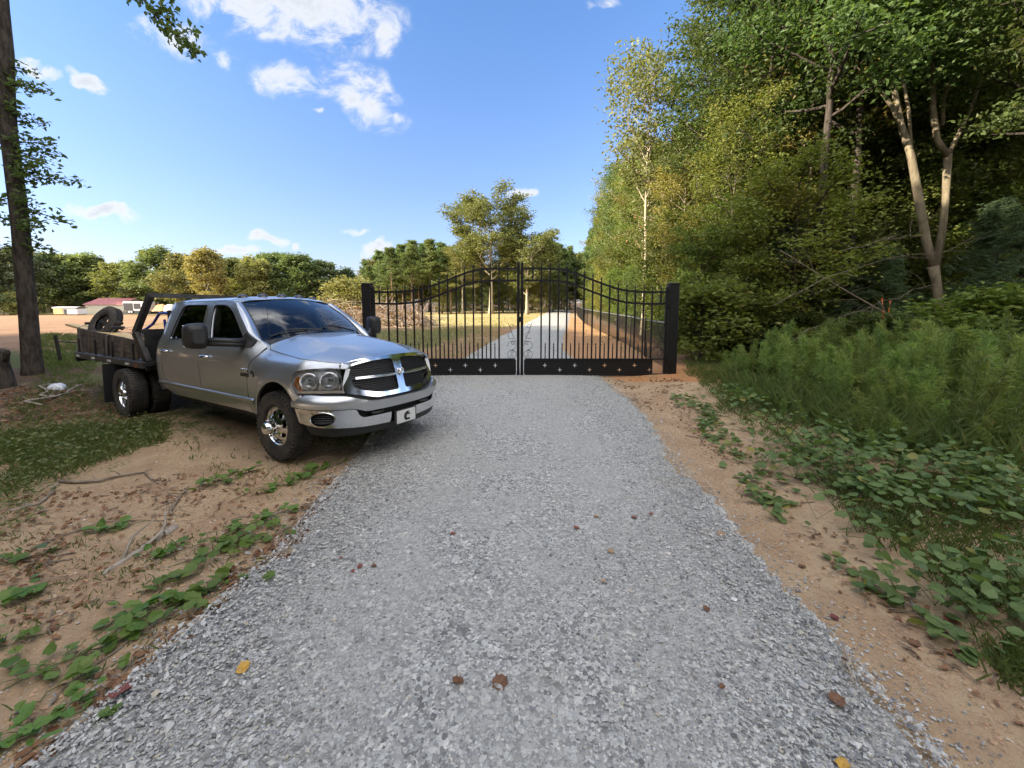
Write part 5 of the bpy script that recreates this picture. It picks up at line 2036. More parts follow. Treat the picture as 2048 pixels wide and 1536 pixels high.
    m.tube([(ex + .010, 0, 1.022), (ex + .018, 0, .998), (ex + .020, 0, .968), (ex + .014, 0, .942)], [.013, .018, .014, .006], 8)
    m.build('emblem', BRIGHT, g, smooth=True)
    # --- headlights
    ho = rounded([(.368, 1.03), (.368, .95), (.392, .878), (.447, .815), (.85, .815), (.85, 1.078), (.7, 1.085), (.55, 1.08), (.42, 1.058)], [.03, .03, .03, .02, .01, .01, .02, .05, .03])
    for s in S:
        m = MB()
        panel(m, ho, side(s, .002), .05)
        h = m.build('headlight', LENS, root, smooth=True)
        tag(h, 'headlight behind a clear lens with an amber corner' if s < 0 else None)
        m = MB()
        panel(m, ho, side(s, .06), .05)
        hl = np.asarray(resample(ho, .05))
        A, B = side(s, .002)(hl), side(s, .06)(hl)
        n = len(hl)
        i = np.arange(n)
        m.add(np.concatenate([A, B]), np.stack([i, (i + 1) % n, (i + 1) % n + n, i + n], 1))
        m.build('lamp_housing', mat('lamp_housing_grey', (.86, .87, .88), .4, metal=.0), h)
        nrm = np.array([.62, s * .78, 0])
        tx = np.array([.78, -s * .62, 0])
        for (x, z, r_) in ((.535, .945, .098), (.715, .950, .102)):
            c = np.array([x, s * (float(yw(x, z)) - .022), z])
            m = MB()
            m.lathe([(r_, .008), (r_ * .97, .014), (r_ * .84, .012), (r_ * .80, .0), (r_ * .7, -.014), (r_ * .45, -.026), (.02, -.03)], 28, axis='Y')
            Q = np.stack([tx, nrm, [0, 0, 1]], 1)
            for v in m.v:
                v[:] = v @ Q.T + c
            m.build('reflector', BRIGHT, h, smooth=True)
            m = MB()
            m.lathe([(0, .0), (.022, -.004), (.03, -.02), (.03, -.05)], 16, axis='Y')
            for v in m.v:
                v[:] = v @ Q.T + c
            m.build('bulb', mat('bulb_glass', (.5, .52, .55), .05, metal=.6), h)
        m = MB()
        panel(m, rounded([(.385, .93), (.40, 1.0), (.452, 1.0), (.452, .90), (.50, .842), (.455, .842), (.41, .89)], .012), side(s, .012), .03)
        m.build('turn_signal', AMBER, h)
        m = MB()
        panel(m, [(.46, .822), (.845, .822), (.845, .850), (.50, .850)], side(s, .006), .05)
        m.build('lower_reflector', BRIGHT, h)
        m = MB()
        panel(m, [(.44, .782), (.88, .782), (.88, .812), (.445, .812)], side(s, .02), .05)
        m.build('lamp_gap', PLASTIC, h)
    # --- bumper
    bp = np.array([(0, 1.06), (.15, 1.058), (.3, 1.045), (.45, 1.02), (.58, .985), (.70, .93), (.80, .86), (.88, .775), (.94, .68), (.975, .58), (.99, .50), (.992, .44)])
    seg = np.concatenate([[0], np.cumsum(np.hypot(*np.diff(bp, axis=0).T))])
    SB = seg[-1]

    def bmap(inset=0.0, bulge=True):
        def f(q):
            s_, Z = q[:, 0], q[:, 1]
            a = np.abs(s_)
            sm = lambda col: sum(np.interp(a + k, seg, bp[:, col]) for k in (-.05, -.025, 0, .025, .05)) / 5
            y, x = sm(0), sm(1)
            e = 1e-3
            ty, tx = np.interp(a + .05, seg, bp[:, 0]) - np.interp(a - .05, seg, bp[:, 0]), np.interp(a + .05, seg, bp[:, 1]) - np.interp(a - .05, seg, bp[:, 1])
            L = np.hypot(ty, tx) + 1e-9
            ny, nx = -tx / L, ty / L
            o = np.full(len(q), -inset)
            if bulge:
                o = o - 3.2 * np.maximum(0, Z - .735) ** 2 * 4 - 1.6 * np.maximum(0, .50 - Z) ** 2 + .012 * np.exp(-((Z - .70) / .05) ** 2)
            return np.stack([x + nx * o, np.sign(s_) * (y + ny * o), Z], 1)
        return f
    up = [(-SB, .80), (-1.15, .805), (-.72, .79), (-.45, .705), (.45, .705), (.72, .79), (1.15, .805), (SB, .80), (SB, .672), (.63, .645), (.53, .60), (-.53, .60), (-.63, .645), (-SB, .672)]
    m = MB()
    panel(m, rounded(up, [0, .05, .1, .1, .1, .1, .05, 0, 0, .05, .05, .05, .05, 0], 3), bmap(), .045, (), .09, (-1, 0, 0))
    b = m.build('bumper', PAINT, root, auto=40)
    lo = [(-SB + .01, .664), (-.63, .637), (-.60, .56), (-.55, .535), (.55, .535), (.60, .56), (.63, .637), (SB - .01, .664), (SB - .09, .50), (1.0, .462), (.55, .428), (0, .408), (-.55, .428), (-1.0, .462), (-SB + .09, .50)]
    fogs = [[(s * .985 + .135 * math.cos(a), .553 + .074 * math.sin(a)) for a in np.linspace(0, 2 * PI, 28, endpoint=False)] for s in S]
    m = MB()
    panel(m, rounded(lo, .03, 3), bmap(.006), .04, fogs, .05, (-1, 0, 0))
    m.build('chrome_bumper_bar', CHROME, b, auto=35)
    for s, fg in zip(S, fogs):
        m = MB()
        panel(m, fg, bmap(.055, False), .05)
        for z in (.51, .535, .56, .585, .61):
            hw = .125 * math.sqrt(max(.05, 1 - ((z - .553) / .074) ** 2))
            q = np.stack([s * .985 + np.linspace(-hw, hw, 8), np.full(8, z)], 1)
            m.tube(bmap(.03, False)(q), .007, 5)
        m.build('fog_light_vent', PLASTIC, b)
        m = MB()
        q = np.array([(s * .985 + .137 * math.cos(a), .553 + .076 * math.sin(a)) for a in np.linspace(0, 2 * PI, 29)])
        m.tube(bmap(.002)(q), .006, 6, cap=False)
        m.build('vent_ring', CHROME, b)
        m = MB()
        c = bmap(.03, False)(np.array([[s * .38, .575]]))[0]
        m.tube([c + [-.05, -.08, 0], c + [.015, -.075, -.006], c + [.035, 0, -.01], c + [.015, .075, -.006], c + [-.05, .08, 0]], .013, 8)
        m.build('tow_hook', STEELB, b)
    m = MB()
    panel(m, [(-.66, .50), (.66, .50), (.66, .66), (-.66, .66)], bmap(.07, False), .08)
    m.build('air_opening', DARKM, b)
    m = MB()
    panel(m, rounded([(-SB + .14, .49), (-1.0, .468), (-.55, .436), (0, .414), (.55, .436), (1.0, .468), (SB - .14, .49), (SB - .2, .38), (.9, .345), (0, .325), (-.9, .345), (-SB + .2, .38)], .02, 2), bmap(.02), .06, (), .05, (-1, 0, 0))
    m.build('air_dam', PLASTIC, b, auto=40)
    m = MB()
    m.grid([[(float(hgr(y, .76)) - .03, y, .80), (1.0 - .3 * y * y, y, .70)] for y in np.linspace(-.75, .75, 16)])
    m.build('bumper_filler', PLASTIC, b)
    # plate with a letter C mark
    px, pz = 1.085, .452
    py = .0
    m = MB().box((px - .012, py, pz), (.012, .36, .175), bev=.004)
    m.build('plate_bracket', PLASTIC, root)
    pl = MB().box((px, py, pz), (.008, .305, .152), bev=.003).build('licence_plate', PLATEW, root)
    tag(pl, 'white front plate with a black C shaped emblem')
    pm = lambda q: np.stack([np.full(len(q), px + .0065), py + q[:, 0], pz + q[:, 1]], 1)
    m = MB()         # seen from the front, +y is to the viewer's right
    k = .055
    Cc = [(.9, 1.0), (.25, 1.0), (-.35, .78), (-.72, .35), (-.80, -.25), (-.62, -.75), (-.2, -1.0), (.95, -1.0), (.95, -.55), (.2, -.55), (.0, -.42), (-.02, -.1), (.12, .12), (.42, .28), (.62, .28), (.62, .05), (.95, .05), (.95, .62), (.42, .62)]
    panel(m, [(a * k, c * k) for a, c in Cc], pm, .05)
    m.build('emblem', INK, pl)
    m = MB()
    for a, c in ((-.12, .055), (.12, .055), (-.12, -.055), (.12, -.055)):
        m.lathe([(0, .004), (.006, .003), (.007, 0)], 8, (px + .005, py + a, pz + c), 'X')
    m.build('plate_bolts', GALV, pl)
    # --- mirrors
    for s in S:
        c = np.array([-.82, -1.385, 1.435]) if s < 0 else np.array([-.82, 1.17, 1.50])
        mr = MB()
        V = []
        for t in np.linspace(0, 1, 9):
            sc_ = [.55, .82, .95, 1.0, 1.0, 1.0, 1.0, .98, .96][int(t * 8)]
            x = c[0] + .085 - .17 * t
            row = []
            for a in np.linspace(0, 2 * PI, 29):
                ca, sa = math.cos(a), math.sin(a)
                p = 4.5
                r_ = 1 / (abs(ca) ** p + abs(sa) ** p) ** (1 / p)
                row.append((x, c[1] + .108 * sc_ * r_ * ca, c[2] + .148 * sc_ * r_ * sa * (1 - .06 * ca * s)))
            V.append(row)
        mr.grid(V)
        mr.add(np.array(V[0][:-1]), np.arange(28)[None])
        o = mr.build('side_mirror', PLASTIC, root, auto=50)
        MB().box((c[0] - .086, c[1], c[2] + .03), (.01, .18, .19), bev=.004).build('mirror_glass', MIRRORG, o)
        MB().box((c[0] - .086, c[1], c[2] - .10), (.01, .18, .055), bev=.004).build('mirror_glass', MIRRORG, o)
        m = MB()
        b0 = np.array([-.70, s * .93, 1.33])
        e = c + np.array([.02, -s * .09, -.075])
        for dz in (.02, -.018):
            m.tube([b0 + [0, 0, dz], b0 * .6 + e * .4 + [.01, 0, dz], e + [0, 0, dz]], [.036, .032, .03], 10)
        m.build('mirror_arm', PLASTIC, o, smooth=True)
        m = MB()
        panel(m, rounded([(-.60, 1.285), (-.57, 1.36), (-.73, 1.46), (-.80, 1.375), (-.78, 1.29)], .02), side(s, -.022), .05, (), .04, (0, -s, 0))
        m.build('mirror_base', PLASTIC, o)
    # --- badges
    for s in (-1, 1):
        y = float(yw(-.58, .98)) + .004
        m = MB()
        m.box((-.60, s * y, .985), (.20, .008, .012))
        for k in range(3):
            m.box((-.655 + .055 * k, s * y, 1.018), (.034, .008, .020), bev=.003)
        bd = m.build('badge', CHROME, root)
        MB().box((-.60, s * y, .952), (.19, .008, .045), bev=.003).build('badge_plate', INK, bd)
        y2 = float(yw(-.44, .97)) + .004
        m = MB()
        panel(m, [(-.435 - a * .05 * s * -1, .965 + c * .05) for a, c in Cc], lambda q: np.stack([q[:, 0], np.full(len(q), s * y2), q[:, 1]], 1), .05)
        m.build('engine_badge', INK, root)
    # antenna
    a0 = np.array([-.36, -.80, 1.20])
    MB().tube([a0, a0 + [-.06, -.01, .9]], [.004, .0015], 6).build('antenna', STEELB, root)
    # --- interior
    m = MB()
    m.grid([[(-.50 - .12 * q * q, q * .77, 1.40 - .1 * q * q), (-.85, q * .8, 1.28), (-1.02, q * .8, 1.22), (-1.04, q * .8, .8)] for q in np.linspace(-1, 1, 9)])
    m.build('dashboard', SEATM, root, smooth=True)
    m = MB()
    m.lathe([(.19 + .014 * math.cos(a), .014 * math.sin(a)) for a in np.linspace(0, 2 * PI, 9)], 26, axis='X')
    m.box((0, 0, -.06), (.03, .12, .13), bev=.02)
    m.bar((0, -.18, 0), (0, .18, 0), .02, .03)
    for v in m.v:
        a = .42
        v[:] = v @ np.array([[math.cos(a), 0, -math.sin(a)], [0, 1, 0], [math.sin(a), 0, math.cos(a)]]).T + np.array([-1.12, .40, 1.26])
    m.build('steering_wheel', PLASTIC, root, smooth=False)
    for y in (-.40, .40):
        m = MB()
        m.box((-1.62, y, .90), (.52, .50, .16), bev=.05)
        m.box((-1.88, y, 1.22), (.15, .50, .62), np.array([[.97, 0, .24], [0, 1, 0], [-.24, 0, .97]]), bev=.06)
        m.box((-1.99, y, 1.62), (.11, .26, .18), bev=.04)
        m.build('front_seat', SEATM, root)
    m = MB()
    m.box((-2.75, 0, .90), (.5, 1.4, .16), bev=.05)
    m.box((-3.0, 0, 1.22), (.15, 1.4, .62), bev=.05)
    m.build('rear_seat', SEATM, root)
    m = MB()
    m.box((-2.0, 0, .62), (2.7, 1.75, .04))
    m.box((-3.28, 0, 1.2), (.03, 1.6, 1.1))
    m.box((-.62, 0, .95), (.03, 1.7, .6))
    m.build('cab_floor', DARKM, root)
    for s in S:
        m = MB()
        m.tube([(-1.70, s * .80, 1.34), (-1.76, s * .765, 1.55), (-1.84, s * .70, 1.76), (-1.80, s * .64, 1.86)], [.045, .045, .05, .05], 8)
        m.build('seat_belt_pillar', GREYTRIM, root, smooth=True)
    m = MB()
    m.grid([[(x, y, float(groof(x, y)) - .05) for y in np.linspace(-.62, .62, 6)] for x in np.linspace(-1.35, -3.2, 8)])
    m.build('headliner', GREYTRIM, root)
    # --- chassis
    m = MB()
    for y in (-.42, .42):
        m.bar((.75, y, .52), (-6.6, y, .62), .08, .2)
    m.box((-2.0, 0, .52), (2.6, 1.5, .10))
    m.bar((0, -.75, .40), (0, .75, .40), .1, .1)
    m.bar((-4.1, -.9, .40), (-4.1, .9, .40), .14, .14)
    m.lathe([(0, -.2), (.17, -.12), (.19, 0), (.17, .12), (0, .2)], 16, (-4.1, 0, .40))
    m.build('chassis', DARKM, root)
    # --- wheels
    for s in S:
        wheel(root, (0, s * .872, .397), s, 'front')
        wheel(root, (-4.1, s * 1.075, .397), s, 'rear')
        wheel(root, (-4.1, s * .775, .397), s, 'rear')
    # --- flatbed
    BW, BF, BR = 1.08, -3.42, -6.85
    m = MB()
    m.box(((BF + BR) / 2, 0, .905), (BF - BR, BW * 2 - .02, .05))
    for y in (-BW, BW):
        m.bar((BF, y, .895), (BR, y, .895), .05, .11, bev=.008)
    for x in np.linspace(BF - .1, BR + .1, 9):
        m.bar((x, -BW + .05, .84), (x, BW - .05, .84), .06, .08)
    m.bar((BR, -BW - .02, .86), (BR, BW + .02, .86), .06, .20, bev=.01)
    fb = m.build('flatbed', STEELB, root)
    for s in S:
        for x in (-3.9, -4.75, -5.6, -6.5):
            MB().box((x - .15, s * (BW + .028), .885), (.17, .006, .035)).build('reflector_strip', PLATEW, fb)
        MB().lathe([(0, .02), (.03, .014), (.036, 0)], 14, (-3.68, s * (BW + .028), .885), 'Y').build('marker_light', AMBER, fb)
        m = MB()
        m.box((-4.72, s * .93, .52), (.02, .62, .66))
        m.build('mud_flap', PLASTIC, fb)
        m = MB()
        for x in (-3.9, -4.85, -5.75, -6.7):
            m.box((x, s * (BW - .01), 1.04), (.06, .035, .36))
        m.build('stake', STEELB, fb)
        m = MB()
        N = 34
        xs = np.linspace(-3.78, BR + .02, N)
        for j in range(4):
            V = []
            for x in xs:
                H_ = np.interp(x, [BR, -3.78], [.47, .32])
                z0, z1 = .955 + H_ * j / 4 + .004, .955 + H_ * (j + 1) / 4 - .004
                V.append([(x, s * (BW - .055), z0), (x, s * (BW - .025), z0), (x, s * (BW - .025), z1), (x, s * (BW - .055), z1), (x, s * (BW - .055), z0)])
            m.grid(V)
            m.box((-3.775, s * (BW - .04), .955 + .32 * (j + .5) / 4), (.012, .034, .072))
        for x in (-4.35, -5.1, -5.3, -6.1):
            m.box((x, s * (BW - .012), 1.14), (.10, .028, np.interp(x, [BR, -3.78], [.44, .31])))
        m.build('side_board', WOODD, fb)
    m = MB()
    m.tube(ring((0, 0), .11, 0, 2 * PI, 20) + np.array([BR - .06, -.98, 1.2]), .014, 6)
    m.tube([(BR - .04, -1.0, 1.3), (BR - .12, -1.03, 1.1), (BR - .03, -1.05, .95)], .02, 6)
    m.build('chain_hoop', GALV, fb)
    # headache rack
    m = MB()
    for s in S:
        a, k, t = np.array([-3.60, s * .98, .93]), np.array([-3.76, s * 1.06, 1.40]), np.array([-3.50, s * .93, 1.985])
        m.bar(a, k, .14, .07, (0, 1, 0))
        m.bar(k - [0, 0, .01], t, .11, .07, (0, 1, 0))
    m.bar((-3.50, -.965, 1.99), (-3.50, .965, 1.99), .10, .07, (0, 0, 1))
    for y in (-.42, .42):
        m.bar((-3.60, y, 1.40), (-3.50, y, 1.97), .05, .05, (0, 1, 0))
    m.bar((-3.66, -1.03, 1.42), (-3.66, 1.03, 1.42), .06, .06)
    m.box((-3.62, 0, 1.18), (.03, 2.0, .46))
    m.build('headache_rack', STEELB, root)
    put_on_truck(root)
    build_load()


def build_load():
    """things carried on the flatbed; each stands on its own"""
    planks = [(-7.8, -3.75, -.945, 1.475, 1.185, .14, .045, 'long yellow pine plank lying along the near side board, tip past the tail'),
              (-7.35, -4.1, -.77, 1.455, 1.20, .19, .04, 'wide pale pine plank beside the outer plank on the flatbed'),
              (-6.6, -3.72, -.86, 1.30, 1.10, .14, .04, 'pine plank lying lower inside the flatbed under the others'),
              (-5.4, -3.70, -.95, 1.02, 1.02, .09, .09, 'short pine beam whose end shows in the gap by the rack')]
    for (x0, x1, y, z0, z1, w, h, lab) in planks:
        o = MB().bar((x0, y, z0), (x1, y + .02, z1), w, h, bev=.004).build('pine_plank', WOODY)
        tag(o, lab, 'plank', 'lumber on the flatbed')
        put_on_truck(o)
    # blue framed cart lying on its back with one wheel up
    root = thing('cart', (0, 0, 0), 'blue framed cart with black tub, black wheel up, strapped on the flatbed', 'cart')
    m = MB()
    c = np.array([-6.02, -.84, 1.51])
    n = unit(np.array([.25, -.88, .40]))
    a = unit(np.cross(n, [0, 0, 1]))
    b = np.cross(n, a)
    Q = np.stack([a, n, b], 1)
    w = bpy.data.objects.new('wheel', None)
    COL.objects.link(w)
    w.parent = root
    tm = MB()
    pr = [(.16, .06), (.19, .085), (.25, .09), (.31, .075), (.335, .045), (.34, 0), (.335, -.045), (.31, -.075), (.25, -.09), (.19, -.085), (.16, -.06)]
    tm.lathe(pr, 40)
    for k in range(40):
        g = k / 40 * 2 * PI
        Qk = np.stack([[-math.sin(g), 0, math.cos(g)], [0, 1, 0], [math.cos(g), 0, math.sin(g)]], 1)
        for y in (-.04, 0, .04):
            tm.box((math.cos(g) * .338, y, math.sin(g) * .338), (.03, .03, .012), Qk)
    for v in tm.v:
        v[:] = v @ Q.T + c
    tm.build('tyre', RUBBER, w, auto=40)
    rm = MB()
    holes = []
    for k in range(4):
        g = k / 4 * 2 * PI + .5
        u, t_ = np.array([math.cos(g), math.sin(g)]), np.array([-math.sin(g), math.cos(g)])
        holes.append([tuple(u * (.105 + .022 * math.cos(q)) + t_ * (.045 * math.sin(q))) for q in np.linspace(0, 2 * PI, 12, endpoint=False)])
    panel(rm, [(.165 * math.cos(q), .165 * math.sin(q)) for q in np.linspace(0, 2 * PI, 32, endpoint=False)], lambda q: np.stack([q[:, 0], .03 + .03 * np.cos(np.hypot(q[:, 0], q[:, 1]) / .165 * 1.5), q[:, 1]], 1), .03, holes, .015, (0, -1, 0))
    rm.lathe([(0, .09), (.03, .085), (.04, .05)], 12)
    for v in rm.v:
        v[:] = v @ Q.T + c
    rm.build('rim', STEELB, w)
    m = MB()
    m.tube([c - n * .02, c - n * .30], .02, 8)
    m.tube([c - a * .36 + n * .02, c - a * .47 + n * .02], [.05, .03], 8)
    m.build('axle', STEELB, root)
    m = MB()
    for y in (-.62, -.12):
        m.tube([(-5.5, y, 1.28), (-4.75, y, 1.43), (-4.45, y, 1.52), (-4.15, y, 1.70), (-3.98, y, 1.71)], .022, 8)
        m.tube([(-5.3, y, 1.30), (-3.8, y, 1.30)], .022, 8)
    m.tube([(-3.98, -.62, 1.71), (-3.86, -.60, 1.70), (-3.83, -.5, 1.64), (-3.83, -.25, 1.64), (-3.86, -.14, 1.70), (-3.98, -.12, 1.71)], .022, 8)
    m.tube([(-3.95, -.62, 1.60), (-3.92, -.62, 1.30)], .02, 8)
    m.bar((-4.85, -.70, 1.405), (-3.85, -.70, 1.33), .05, .05)
    m.build('frame', BLUE, root)
    m = MB()
    V = []
    for t, (s_, z) in enumerate([(.72, .98), (.9, 1.05), (1.0, 1.30), (1.03, 1.36), (.97, 1.36), (.85, 1.1)]):
        row = []
        for q in np.linspace(0, 2 * PI, 33):
            cq, sq = math.cos(q), math.sin(q)
            r_ = 1 / (abs(cq) ** 4 + abs(sq) ** 4) ** .25
            row.append((-4.38 + .50 * s_ * r_ * cq, -.38 + .33 * s_ * r_ * sq, z))
        V.append(row)
    m.grid(V)
    m.build('tub', TUB, root, smooth=True)
    # white letters RO on the tub's near side
    L = MB()
    yy = -.73
    f = lambda q: np.stack([q[:, 0], np.full(len(q), yy), q[:, 1]], 1)
    k, x0, z0 = .10, -4.13, 1.135
    Rr = [(0, 0), (0, 1), (.55, 1), (.72, .85), (.72, .62), (.55, .48), (.75, 0), (.52, 0), (.36, .44), (.22, .44), (.22, 0)]
    panel(L, [(x0 + a_ * k, z0 + b_ * k) for a_, b_ in Rr], f, .1, [[(x0 + a_ * k, z0 + b_ * k) for a_, b_ in ((.22, .62), (.22, .82), (.5, .82), (.5, .62))]])
    x1 = x0 + .09
    panel(L, [(x1 + (.38 + .38 * math.cos(q)) * k, z0 + (.5 + .5 * math.sin(q)) * k) for q in np.linspace(0, 2 * PI, 20, endpoint=False)], f, .1,
          [[(x1 + (.38 + .17 * math.cos(q)) * k, z0 + (.5 + .28 * math.sin(q)) * k) for q in np.linspace(0, 2 * PI, 16, endpoint=False)]])
    L.build('lettering', PLATEW, root)
    put_on_truck(root)
    for (pts, lab) in [([(-5.05, -1.09, .98), (-5.0, -1.10, 1.30), (-4.95, -1.0, 1.42), (-4.75, -.80, 1.47), (-4.5, -.4, 1.52), (-4.4, .4, 1.4), (-4.4, 1.08, 1.3), (-4.4, 1.1, .95)], 'grey ratchet strap over planks and cart at the middle of the flatbed'),
                       ([(-6.45, -1.1, .95), (-6.42, -1.115, 1.44), (-6.4, -1.0, 1.50), (-6.3, -.8, 1.49), (-6.3, .2, 1.2), (-6.3, 1.08, 1.1), (-6.3, 1.1, .95)], 'grey ratchet strap over the plank tips near the tail')]:
        st = thing('ratchet_strap', (0, 0, 0), lab, 'strap', 'straps on the flatbed')
        m = MB()
        P = np.array(pts)
        W = np.array([.022, 0, 0])
        m.grid(np.stack([P - W, P + W, P + W + [0, .003, .004], P - W + [0, .003, .004]], 1))
        m.build('webbing', STRAP, st)
        c_ = P[3] * .3 + P[2] * .7
        MB().box(tuple(c_ + [0, -.02, .02]), (.09, .16, .05), bev=.012).build('ratchet', PLASTIC, st)
        put_on_truck(st)


build_truck()

# ------------------------------------------------------------------ plants, litter and small things on the ground
VINE = leaf_mat('vine_leaves', (.075, .14, .028), (.12, .20, .042), (.20, .23, .06), .35, .42, .15)
COVER = leaf_mat('ground_cover_leaves', (.075, .125, .04), (.14, .205, .07), (.28, .25, .07), .35, .5, .1)
FEATHER = leaf_mat('feathery_weed', (.15, .22, .065), (.21, .285, .09), (.34, .32, .11), .5, .6, .28)
GRASS = leaf_mat('grass_blades', (.075, .11, .03), (.12, .155, .045), (.24, .20, .09), .3, .6, .1)
DEADL = leaf_mat('dead_leaves', (.13, .06, .03), (.22, .12, .06), (.36, .26, .15), .1, .7, .12)
STEMM = mat('green_stem', (.10, .12, .04), .7)
TWIG = mat('dry_twig', (.16, .12, .085), .85, noise=(12, .7, (.30, .25, .19)))
PALEW = mat('bleached_wood', (.36, .31, .25), .85, noise=(10, .6, (.22, .18, .14)))


def blob_leaves(mb, pos, rs, size, tilt=.45, lobes=0.0, wid=.85):
    """broad rounded leaves, two halves folded along the midrib"""
    n = len(pos)
    a = rs.rand(n) * 2 * PI
    d = np.stack([np.cos(a), np.sin(a), -.25 + .5 * rs.rand(n)], 1)
    d /= np.linalg.norm(d, axis=1)[:, None]
    up = np.array([0, 0, 1.0]) + rs.randn(n, 3) * tilt
    s_ = np.cross(up, d)
    s_ /= np.linalg.norm(s_, axis=1)[:, None]
    w = np.cross(d, s_)
    sz = (size * (.55 + .75 * rs.rand(n)))[:, None]
    half = np.array([(0, 0), (.10, .30), (.34, .50), (.62, .44 - lobes * .22), (.80, .34 + lobes * .1), (1.0, .0)])
    L, Rr = [], []
    for (u, v) in half:
        b = .16 * v - .12 * u * u
        L.append(pos + d * sz * (u - .4) + s_ * sz * v * wid + w * sz * b)
        Rr.append(pos + d * sz * (u - .4) - s_ * sz * v * wid + w * sz * b)
    V = np.stack(L + Rr[1:5], 1)           # 6 + 4 points
    base = (np.arange(n) * 10)[:, None]
    mb.add(V.reshape(-1, 3), [np.array([[0, 1, 2, 3, 4, 5]]) + base, np.array([[5, 9, 8, 7, 6, 0]]) + base])


def scatter_in(px_poly, n, rs, z=0.0):
    """n ground points whose place in the picture falls inside the polygon"""
    poly = np.array([pix_ground(u, v) for u, v in px_poly])
    lo, hi = poly.min(0), poly.max(0)
    out = []
    while len(out) < n:
        q = lo + (hi - lo) * rs.rand(n * 2, 2)
        out += list(q[in_poly(q, poly)])
    return np.array(out[:n])


def vines():
    rs = np.random.RandomState(31)
    V = [((425, 1180), .23, 30, 'bright green vine with broad leaves at the gravel edge, middle of the left bank'),
         ((318, 1215), .17, 20, 'broad leaved vine just below the middle vine on the left bank'),
         ((265, 1265), .12, 12, 'small vine at the gravel edge below two larger vines'),
         ((125, 1325), .20, 26, 'vine trailing across bare sand in the lower left'),
         ((75, 1450), .16, 22, 'largest leaved vine in the lower left corner'),
         ((203, 1440), .05, 5, 'tiny green sprout alone on the gravel in the lower left'),
         ((480, 1085), .26, 34, 'wide vine patch on the sand left of the gravel, below the front wheel'),
         ((515, 1045), .22, 22, 'loose vine patch just above the wide vine patch'),
         ((355, 1098), .15, 14, 'vine clump beside the pale root on the sand'),
         ((345, 1160), .10, 10, 'small vine clump between the pale root and the gravel'),
         ((222, 1062), .12, 10, 'lone dark vine clump in the middle of the sand'),
         ((35, 1130), .14, 14, 'vine clump at the left edge on the sand'),
         ((45, 1198), .15, 14, 'second vine clump at the left edge, below another'),
         ((575, 965), .28, 26, 'flat vine patch nearest the truck on the sand'),
         ((480, 948), .16, 12, 'thin vine tuft left of the flat patch nearest the truck'),
         ((425, 970), .20, 12, 'sparse dark vine left of the gravel, under the truck door'),
         ((640, 938), .20, 14, 'vine tuft at the gravel edge behind the front wheel'),
         ((150, 1365), .10, 9, 'small vine between bare sand and reddish fallen leaves'),
         ((20, 1290), .12, 10, 'vine clump at the left edge low in the picture')]
    for (uv, r, n, lab) in V:
        x, y = pix_ground(*uv)
        t = thing('vine', (x, y, GZ(x, y)), lab, 'vine', 'vines on the left bank')
        m, s_ = MB(), MB()
        k = int(n * 1.15)
        dirv = np.array([.75, .66])
        q = rs.randn(k)[:, None] * r * .62 * dirv + rs.randn(k, 2) * r * .33
        z = .025 + .05 * rs.rand(k) + np.array([GZ(x + a, y + b) - GZ(x, y) for a, b in q])
        blob_leaves(m, np.column_stack([q, z]), rs, .078 if y > 2 else .062, .35, .5)
        m.build('leaves', VINE, t)
        for j in range(0, k, 2):
            a, b = np.append(q[j], z[j]), np.append(q[j] * .25, .008)
            s_.tube([b, (a + b) / 2 + [0, 0, .01], a], .0022, 4, cap=False)
        L = r * 1.7
        s_.tube(np.column_stack([np.outer(np.linspace(-L, L, 9), dirv) + rs.randn(9, 2) * .03, np.full(9, .012)]), .003, 5)
        s_.build('stems', STEMM, t)


def feather_weed(seed, H):
    rs = np.random.RandomState(seed)
    S, F = MB(), MB()
    ns = 2
    for k in range(ns):
        a = rs.rand() * 6.28
        h = H * (.7 + .3 * rs.rand())
        p = curve((.05 * math.cos(a), .05 * math.sin(a), 0), (math.cos(a) * .12, math.sin(a) * .12, 1), h, 8, .05, rs, .035)
        S.tube(p, np.linspace(.006, .0015, 9), 4, cap=False)
        A = []
        for j in range(30):
            t = .10 + .9 * j / 30
            b = rs.rand() * 6.28
            L = .20 * H * (1.05 - t) ** .7 * (.6 + .6 * rs.rand()) + .02
            q = curve(pt(p, min(t, .99)), (math.cos(b), math.sin(b), .9), L, 3, .3, rs, .1)
            S.tube(q, np.linspace(.0022, .001, 4), 3, cap=False)
            A += [q[1], q[2], q[3], (q[1] + q[2]) / 2, (q[2] + q[3]) / 2]
        A = np.array(A)
        pos = np.repeat(A, 3, 0)
        n = len(pos)
        d = rs.randn(n, 3) * .8 + [0, 0, .55]
        d /= np.linalg.norm(d, axis=1)[:, None]
        sd_ = np.cross(d, rs.randn(n, 3))
        sd_ /= np.linalg.norm(sd_, axis=1)[:, None]
        L = .06 + .06 * rs.rand(n, 1)
        V = np.stack([pos, pos + d * L * .5 + sd_ * .0055, pos + d * L, pos + d * L * .5 - sd_ * .0055], 1)
        F.add(V.reshape(-1, 3), np.arange(n * 4).reshape(n, 4))
    return S, F


